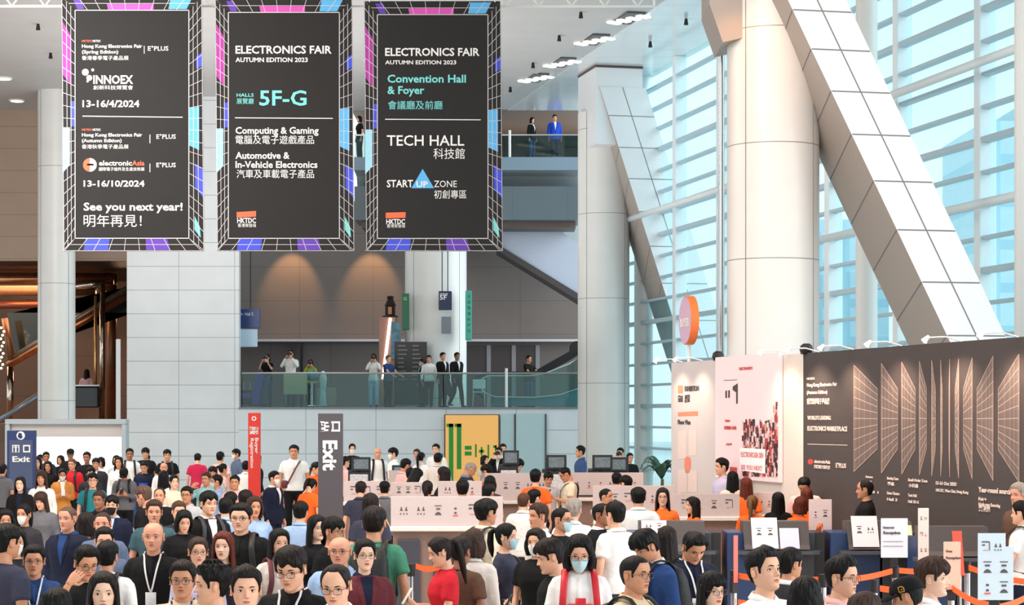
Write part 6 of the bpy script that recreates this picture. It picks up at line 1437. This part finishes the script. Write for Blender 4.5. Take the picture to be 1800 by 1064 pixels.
R(490, 930, 50, 25, 'w', 'woman with long dark hair in a pale patterned blouse', h='long', c='ltan', t='shirt', bp='maroon')
R(512, 958, 78, -15, 'm', 'smiling man in glasses and a black polo with white lanyard', h='fringe', hc='d', c='black', t='polo', a='gl', hp=15)
R(598, 942, 54, -5, 'm', 'bald man in glasses and a light blue shirt, grey beard', h='bald', c='lblue', t='shirt', a='G', sk=2, w=1.1)
R(591, 985, 78, -10, 'm', 'man with receding hair in black glasses and a white polo', h='balding', hc='d', c='white', t='polo', a='g', hp=15)
R(641, 947, 58, 15, 'w', 'woman in round glasses and a maroon jacket', h='tied', c='maroon', t='jacket', i='navy', a='G', sk=4)
R(657, 892, 56, 172, 'm', 'man in a green tee seen from behind', h='short', hc='d', c='green', t='tee', bp='black', sk=1, w=1.08)
R(771, 941, 54, -75, 'w', 'girl in a red tee with ponytail, head bent over a phone', h='pony', hc='d', c='red', t='tee', po='phone', hp=15, sk=0, ph='pale phone in the hands of the girl in red')
R(832, 931, 50, 165, 'w', 'short brown haired woman in a cream blouse, back turned', h='bob', hc='o', c='ltan', t='shirt')
R(809, 945, 44, 150, 'm', 'dark head squeezed beside the cream blouse', h='short', hc='d', c='brown', sk=3)
R(853, 879, 46, 125, 'm', 'stout black haired man in a cream shirt with a dark bag strap', h='fringe', c='cream', t='shirt', bp='black', w=1.08)
R(859, 850, 32, 150, 'm', 'man in glasses behind the long screen, back turned', h='short', c='dgrey', a='g', hp=15)
R(861, 837, 27, 165, 'w', 'woman with dark bob in a slate top at the rear counter', h='bob', c='slate', t='tee')
R(920, 866, 32, 165, 'm', 'balding brown haired man in white, back turned', h='balding', hc='b', c='white', t='shirt')
R(938, 861, 30, 130, 'm', 'man in white with a black crossbody bag, back turned', h='short', c='white', t='shirt', cb='black')
R(941, 826, 28, 172, 'm', 'staff member in orange with back turned at the rear screen', h='fringe', c='orange', t='tee')
R(964, 829, 22, 10, 'm', 'dark haired person reading behind the rear screen', h='fringe', c='lgrey', hp=15)
R(989, 817, 27, -75, 'm', 'man in a pale tee with black straps holding a phone', h='buzz', c='cream', t='tee', po='sidephone', hp=30, sk=1, cb='black', ph='phone held by the man in a pale tee')
R(1021, 784, 21, -80, 'm', 'man in a blue denim shirt looking aside before the large column', h='short', c='denim', t='shirt', sk=1)
R(1091, 788, 18, -20, 'm', 'man in navy raising his arm to a camera by the palm', h='short', c='navy', po='camera', cam='camera raised by the man in navy near the palm')
R(1107, 797, 17, 20, 'm', 'person in black behind the man with a raised camera', h='short', c='black')
R(888, 920, 48, 70, 'w', 'woman in a blue mask and slate tee, head in profile', h='tied', c='slate', t='tee', a='m', cb='black')
R(943, 930, 48, -20, 'w', 'woman in a white mask and black top beside the man looking at his hands', h='bob', hc='d', c='black', a='M')
R(963, 946, 62, -78, 'm', 'man with smooth brown hair in black bent over a phone', h='fringe', hc='d', c='black', t='tee', po='sidephone', hp=15, ph='phone held by the brown haired man in black')
R(948, 886, 44, -60, 'm', 'grizzled man in a white shirt looking down', h='short', hc='o', c='white', t='shirt', sk=1)
R(985, 891, 46, 60, 'm', 'crop haired man in glasses and blue mask, black tee', h='buzz', c='black', t='tee', a='gm', sk=1)
R(1008, 877, 40, 165, 'm', 'grey haired man in a white shirt, back turned', h='short', hc='g', c='white', t='shirt')
R(1018, 937, 62, 0, 'w', 'woman in a blue mask wearing a red pinafore bag over white', h='bob', c='white', t='polo', a='gm', po='phone', hp=15, sk=0, nr=20, fb='red', ph='red phone held by the masked woman with the red bag')
R(1064, 858, 31, 60, 'm', 'man with a shaved head and broad brow looking aside', h='buzz', c='cream', t='tee', sk=1)
R(1056, 884, 42, 60, 'm', 'tanned man in black beside the man in a white shirt', h='balding', c='black', t='jacket', i='white', sk=3)
R(1083, 883, 46, -140, 'm', 'man in a white short sleeved shirt with lanyard, back turned', h='short', c='white', t='polo')
R(1084, 832, 22, 175, 'm', 'low black head beside the orange tee at the rear screen', h='mop', c='lgrey')
R(1101, 837, 28, -130, 'm', 'staff member in orange turned aside by the rear screen', h='fringe', c='orange', t='tee', a='M')
R(1122, 858, 36, 178, 'm', 'broad man in a pale white shirt, back turned to us', h='short', c='white', t='shirt', w=1.12)
R(1126, 925, 58, -60, 'm', 'young man in a blue jacket bowing his head, black backpack', h='mop', c='blue', t='jacket', i='white', hp=30, bp='black')
R(1172, 926, 48, 170, 'w', 'woman with long dark hair seen from behind, beside the navy polo', h='long', hc='d', c='black')
R(1221, 929, 54, 20, 'm', 'heavy man in a navy polo with lanyard looking down', h='quiff', c='navy', t='polo', a='l', hp=30, sk=1, po='fold', w=1.1)
R(1114, 974, 72, 50, 'm', 'man in rimless glasses and a beige shirt with crew cut', h='buzz', c='beige', t='polo', a='G', sk=1, bp='black')
R(1249, 1006, 58, 30, 'w', 'woman in glasses with black hair at the lower edge', h='longfringe', c='white', t='shirt', a='G', sk=4)
R(1040, 1000, 1, 0, 'x', '', skip=1)
# staff and visitors by the exhibition wall
ST = dict(g='registration staff')
R(1165, 858, 33, -5, 'w', 'woman in glasses and orange with long hair facing us at a counter', h='long', hc='d', c='orange', a='g', **ST)
R(1219, 874, 35, -75, 'w', 'woman in orange in profile at the check-in counter', h='long', hc='d', c='orange', po='sit', z=.30, Y=25.4, **ST)
R(1270, 806, 27, -70, 'm', 'man in a pale shirt and bow tie in profile by the blush poster', h='short', c='lilac', t='shirt', Y=30.4)
R(1288, 829, 28, 175, 'w', 'black haired woman in cream, back turned, by the blush poster', h='long', c='cream')
R(1312, 840, 36, 178, 'w', 'woman in orange with long dark red hair, back turned', h='long', hc='r', c='orange', Y=28.4, **ST)
R(1322, 871, 34, 165, 'w', 'woman in orange with a light brown ponytail', h='pony', hc='l', c='orange', po='sit', z=.30, Y=25.6, **ST)
R(1368, 866, 38, 178, 'w', 'woman with straight black hair in black, between two orange tops', h='long', c='black', po='sit', z=.30, Y=26.4, **ST)
R(1411, 835, 29, -20, 'm', 'man in a pinkish white shirt bending by the charcoal panel', h='short', c='pink', t='shirt', hp=30, sk=1, Y=27.3)
R(1418, 858, 30, 175, 'w', 'reddish haired head in front of the pinkish white shirt', h='long', hc='r', c='orange', Y=26.5, **ST)
R(1407, 874, 37, 170, 'w', 'woman in orange with auburn hair beside the black haired one', h='bob', hc='r', c='orange', po='sit', z=.30, Y=25.3, **ST)
R(1522, 843, 36, -100, 'm', 'balding man in a black sweater by the charcoal wall', h='balding', hc='d', c='black', t='sweater', sk=1)
R(1793, 850, 34, -60, 'm', 'grey haired man at the far edge of the charcoal wall', h='short', hc='g', c='brown', sk=2, Y=21.5)
R(1797, 882, 42, -120, 'm', 'man in a white polo with black backpack, phone raised', h='short', c='white', t='polo', bp='black', po='sidephone', ph='phone held up by the man in a white polo')
R(1338, 967, 80, 40, 'm', 'young man in a white shirt lifting his chin', h='quiff', c='white', t='polo', hp=-10, sk=0, a='')
R(1387, 965, 56, 120, 'm', 'man in a dark jacket turned away behind the young man in white', h='short', c='dgrey', t='jacket', i='white', sk=1)
R(1415, 1016, 66, 160, 'w', 'black haired head at the lower edge between two young men', h='bob', c='black')
R(1477, 980, 76, 55, 'm', 'young man in wire glasses with swept black hair, pale pink shirt', h='quiff', c='pink', t='polo', a='G')
R(1518, 1044, 70, 120, 'm', 'brown crown of a head cut by the lower edge', h='short', hc='o', c='brown')
R(1592, 1011, 66, -110, 'm', 'man in a black cap with a small gold badge', h='cap', c='black', sk=1, hp=15, cbadge=1)
R(1637, 982, 70, 65, 'w', 'short haired woman in profile with a small knot, white top', h='mop', hc='o', c='white', t='shirt', sk=4)
# mezzanine and balcony (base height, fixed depth)
MEZ = dict(z=2.707, g='people on the mezzanine')
R(470, 622, 16, -20, 'w', 'woman in a black sleeveless top raising a camera on the mezzanine', h='tied', c='black', po='camera', cam='camera raised by the woman in black on the mezzanine', Y=67.7, **MEZ)
R(511, 613, 16, -10, 'm', 'photographer in white on the mezzanine behind the beige board', h='short', c='white', t='shirt', po='camera', cam='camera raised by the photographer in white', Y=67.6, **MEZ)
R(546, 632, 16, 0, 'w', 'woman in yellow raising a camera behind the high table', h='long', c='lime', t='shirt', po='camera', cam='camera raised by the woman in yellow', Y=68.0, **MEZ)
R(657, 622, 17, 0, 'w', 'woman in white with pale trousers photographing from the mezzanine', h='long', c='white', t='shirt', po='camera', pc='sky', cam='camera raised by the woman in pale trousers', Y=66.9, **MEZ)
R(682, 625, 17, 50, 'm', 'man in a blue tee leaning on the mezzanine rail', h='short', hc='n', c='blue', po='reach', Y=67.0, **MEZ)
R(726, 633, 15, 60, 'm', 'masked man in a dark suit before the directory board', h='short', c='navy', t='jacket', i='sky', a='m', Y=68.6, **MEZ) if False else None
R(754, 625, 17, 0, 'm', 'man in a white shirt and dark trousers walking on the mezzanine', h='short', c='white', t='shirt', pc='dgrey', po='walk', Y=67.2, sk=2, **MEZ)
R(778, 620, 17, 45, 'm', 'red faced man in a black suit carrying his coat', h='short', c='black', t='jacket', i='white', pc='black', Y=67.5, sk=2, **MEZ)
R(803, 620, 17, 35, 'm', 'man striding in a black suit and tie on the mezzanine', h='short', c='black', t='jacket', i='white', pc='black', po='walk', Y=67.0, sk=3, **MEZ)
R(929, 625, 17, 45, 'm', 'man in a black tee leaning on the escalator handrail', h='short', c='black', po='reach', pc='denim', Y=68.3, sk=1, **MEZ)
R(742, 632, 15, -60, 'm', 'man in dark blue partly hidden behind the walking white shirt', h='short', c='navy', t='jacket', i='sky', a='m', Y=67.7, **MEZ)
BAL = dict(z=11.28, g='people on the balcony')
R(935, 207, 17, 50, 'w', 'dark haired woman in black leaning on the balcony rail', h='bob', c='black', t='jacket', i='white', Y=71.0, **BAL)
R(975, 202, 17, 10, 'm', 'person in a bright blue jacket on the balcony, drinking', h='short', c='royal', t='jacket', i='white', Y=71.2, sk=2, **BAL)
R(632, 204, 17, -60, 'w', 'dark haired person on the balcony seen between two banners', h='bob', c='black', Y=71.4, **BAL)
R(152, 640, 17, 175, 'w', 'person in pink with back turned beyond the black glossy counter', h='long', hc='d', c='pink', z=2.15, Y=71.3, g='people by the recess')

PEOPLE = []
for px, top, s, yaw, sex, label, k in CROWD:
    if k.get('skip'): continue
    sit = k.get('po') == 'sit'; h0 = 1.315 if sit else 1.735; z = k.get('z', 0)
    if 'Y' in k: Y = k['Y']; sc = (EYE-(top-HOR)*Y/F-z)/h0; sc = max(.86, min(1.1, sc))
    else:
        sc = EYE/(h0+.25*(top-HOR)/s); sc = max(.88 if not sit else .94, min(1.07, sc)); Y = (EYE-h0*sc)*F/(top-HOR)
    PEOPLE.append([px, top, Y, sc, h0, yaw, sex, label, k, s])
# nobody stands inside another: neighbours are eased apart in depth
fixed = lambda p: 'Y' in p[8]
for it in range(60):
    moved = False
    for i in range(len(PEOPLE)):
        for j in range(i+1, len(PEOPLE)):
            a, b = PEOPLE[i], PEOPLE[j]
            if fixed(a) or fixed(b): continue
            dx = (a[0]-900)/F*a[2]-(b[0]-900)/F*b[2]; dy = a[2]-b[2]
            if dx*dx*.55+dy*dy < .36**2:
                n, f = (a, b) if a[1]+a[8].get('nr', 0) > b[1]+b[8].get('nr', 0) else (b, a)
                st = .07
                n[2] -= st; f[2] += st; moved = True
    for p in PEOPLE:
        if not fixed(p):
            sc = (EYE-(p[1]-HOR)*p[2]/F)/p[4]; lo, hi = (.84, 1.10)
            if sc < lo or sc > hi: sc = max(lo, min(hi, sc)); p[2] = (EYE-p[4]*sc)*F/(p[1]-HOR)
            p[3] = sc
    for p in PEOPLE:
        if fixed(p): continue
        x = (p[0]-900)/F*p[2]; fr, bk = (.30, .24) if p[8].get('po', 'down') not in ('sit', 'phone', 'sidephone') else (.5, .3)
        for x0, x1, y0, y1 in BLOCKS:
            if x0-.27 < x < x1+.27 and y0-.26 < p[2] < y1+.26:
                moved = True
                if p[2] < (y0+y1)/2: p[2] = y0-.27
                else: p[2] = y1+.27
                p[3] = (EYE-(p[1]-HOR)*p[2]/F)/p[4]
    if not moved: break
seats = 0
for px, top, Y, sc, h0, yaw, sex, label, k, s in PEOPLE:
    rnd = random.Random(px*7+top)
    X = (px-900)/F*Y; po = k.get('po', 'down'); hp = k.get('hp', 0)
    # the top of a bowed head stays on its sight line
    off = math.sin(math.radians(hp))*.22*sc; yr = math.radians(yaw); X -= off*math.sin(yr)
    hy = k.get('hy', 0); sk = k.get('sk', rnd.choice((0, 0, 1)))
    o, M = make_person((X, Y), yaw, sc, sex, sk, k.get('h', 'short'), k.get('hc', 'k'), k.get('t', 'tee'), C[k.get('c', 'black')], po, hy, hp, 0 if s >= 34 else 1, k.get('a', ''), label,
                       inner=C[k['i']] if 'i' in k else None, pants=C[k.get('pc', rnd.choice(('navy', 'black', 'dgrey', 'denim')))], wide=k.get('w', 1.0), group=k.get('g', 'visitors in the hall'), base=k.get('z', 0))
    who = label
    if 'bp' in k: backpack(M, sex, C[k['bp']], 'backpack on the ' + ' '.join(label.replace(',', '').split()[:12]))
    if 'cb' in k: crossbag(M, sex, C[k['cb']], 'shoulder bag across the ' + ' '.join(label.replace(',', '').split()[:11]))
    if 'ph' in k:
        red = 'red' in k['ph'].split()[0]
        phone(M, (0, -.318, 1.245) if po == 'phone' else (.10, -.385, 1.275), -.55, k['ph'], (190, 30, 44) if red else ((220, 216, 210) if k['ph'].startswith(('white', 'pale')) else (26, 26, 30)))
    if 'cam' in k: camera_prop(M @ Matrix.Rotation(math.radians(hy), 4, 'Z'), k['cam'])
    if 'fb' in k:   # bag worn on the chest
        c_ = mat('red nylon', C['red'], .5, bump=.3, bscale=10)
        T = M @ Matrix.Rotation(PI, 4, 'Z'); loc, r_, s_ = T.decompose(); e = empty('chest_bag', loc); e.rotation_euler = r_.to_euler(); e.scale = s_
        child('bag_body', pack_mesh('bag', 'w'), e, c_, Matrix.Translation((0, -.01, -.17))); child('shoulder_strap', pack_mesh('strapl', 'w'), e, c_, Matrix.Rotation(PI, 4, 'Z')); child('shoulder_strap', pack_mesh('strapr', 'w'), e, c_, Matrix.Rotation(PI, 4, 'Z'))
        tag(e, 'red bag worn on the chest of the masked woman with a phone', 'bag', 'things people carry')
    if 'cbadge' in k:
        b = MB(); b.tube([(.094*math.sin(1.45)+.002, -.112*math.cos(1.45)+.006+a*.016, .058+c*.016) for a, c in ((-1, -1), (1, -1), (1, .4), (.4, 1), (-1, 1), (-1, -1))], .004, 6); b.ell((.094, -.005, .056), (.003, .006, .006), 8, 5)
        child('badge', b.mesh('badge', (BLANK,)), o, mat('gold thread', (190, 136, 50), .5), head_matrix(hy, hp))
    if 'pr' in k:
        pm = MB().box((0, front_y(TORM, 0, 1.22, .012), 1.22), (.2, .004, .07)); child('chest_print', pm.mesh('print', (BLANK,)), o, cloth(C[k['pr']]))
    if po == 'sit':
        e = empty('office_chair', (X, Y, 0), yr); e.scale = (sc, sc, sc); zo = k.get('z', 0)/sc; m_ = mat('stool fabric', (60, 60, 66), .7)
        if ('st', 0) not in ACC:
            ACC[('st', 0)] = MB().box((0, -.08, .37), (.42, .42, .07), bev=.025).mesh('seat', (BLANK,)); ACC[('st', 1)] = MB().cyl((0, -.05, .05), (0, -.05, .34), .03, 14).mesh('column', (BLANK,))
            b = MB()
            for q in range(5): b.tube([(0, -.05, .07), (.26*math.cos(q*1.2566), -.05+.26*math.sin(q*1.2566), .03)], [.025, .02], 8)
            ACC[('st', 2)] = b.mesh('base', (BLANK,)); ACC[('st', 3)] = MB().box((0, .19, .62), (.38, .04, .34), bev=.02).mesh('backrest', (BLANK,)); ACC[('st', 4)] = MB().tube([(0, .02, .36), (0, .19, .38), (0, .21, .5)], .018, 8).mesh('bracket', (BLANK,))
        for q, nm in enumerate(('seat', 'gas_column', 'star_base', 'backrest', 'bracket')): child(nm, ACC[('st', q)], e, m_ if q in (0, 3) else CHROME, Matrix.Identity(4) if q == 2 else Matrix.Translation((0, 0, zo)) if q != 1 else Matrix.Diagonal((1, 1, (.34+zo)/.34, 1)))
        tag(e, 'grey office chair under the ' + ' '.join(label.replace(',', '').split()[:11]), 'chair', 'office chairs of the staff')
# coat carried over the arm on the mezzanine
ct = empty('carried_coat', P(786, 672, 66.98)); b = MB(); b.loft([[(x*s_+dx, y*s_, z) for x, y in ((-.09, -.05), (0, -.07), (.09, -.05), (.10, .03), (0, .05), (-.10, .03))] for z, s_, dx in ((.22, .5, -.06), (.16, 1, -.04), (-.1, 1.2, .02), (-.36, 1.35, .10), (-.5, .9, .16))]); b.build('coat_cloth', mat('black coat', (24, 24, 26), .4, bump=.5, bscale=8), ct, smooth=True)
tag(ct, 'black coat hanging over the arm of the red faced man', 'coat', 'things people carry')
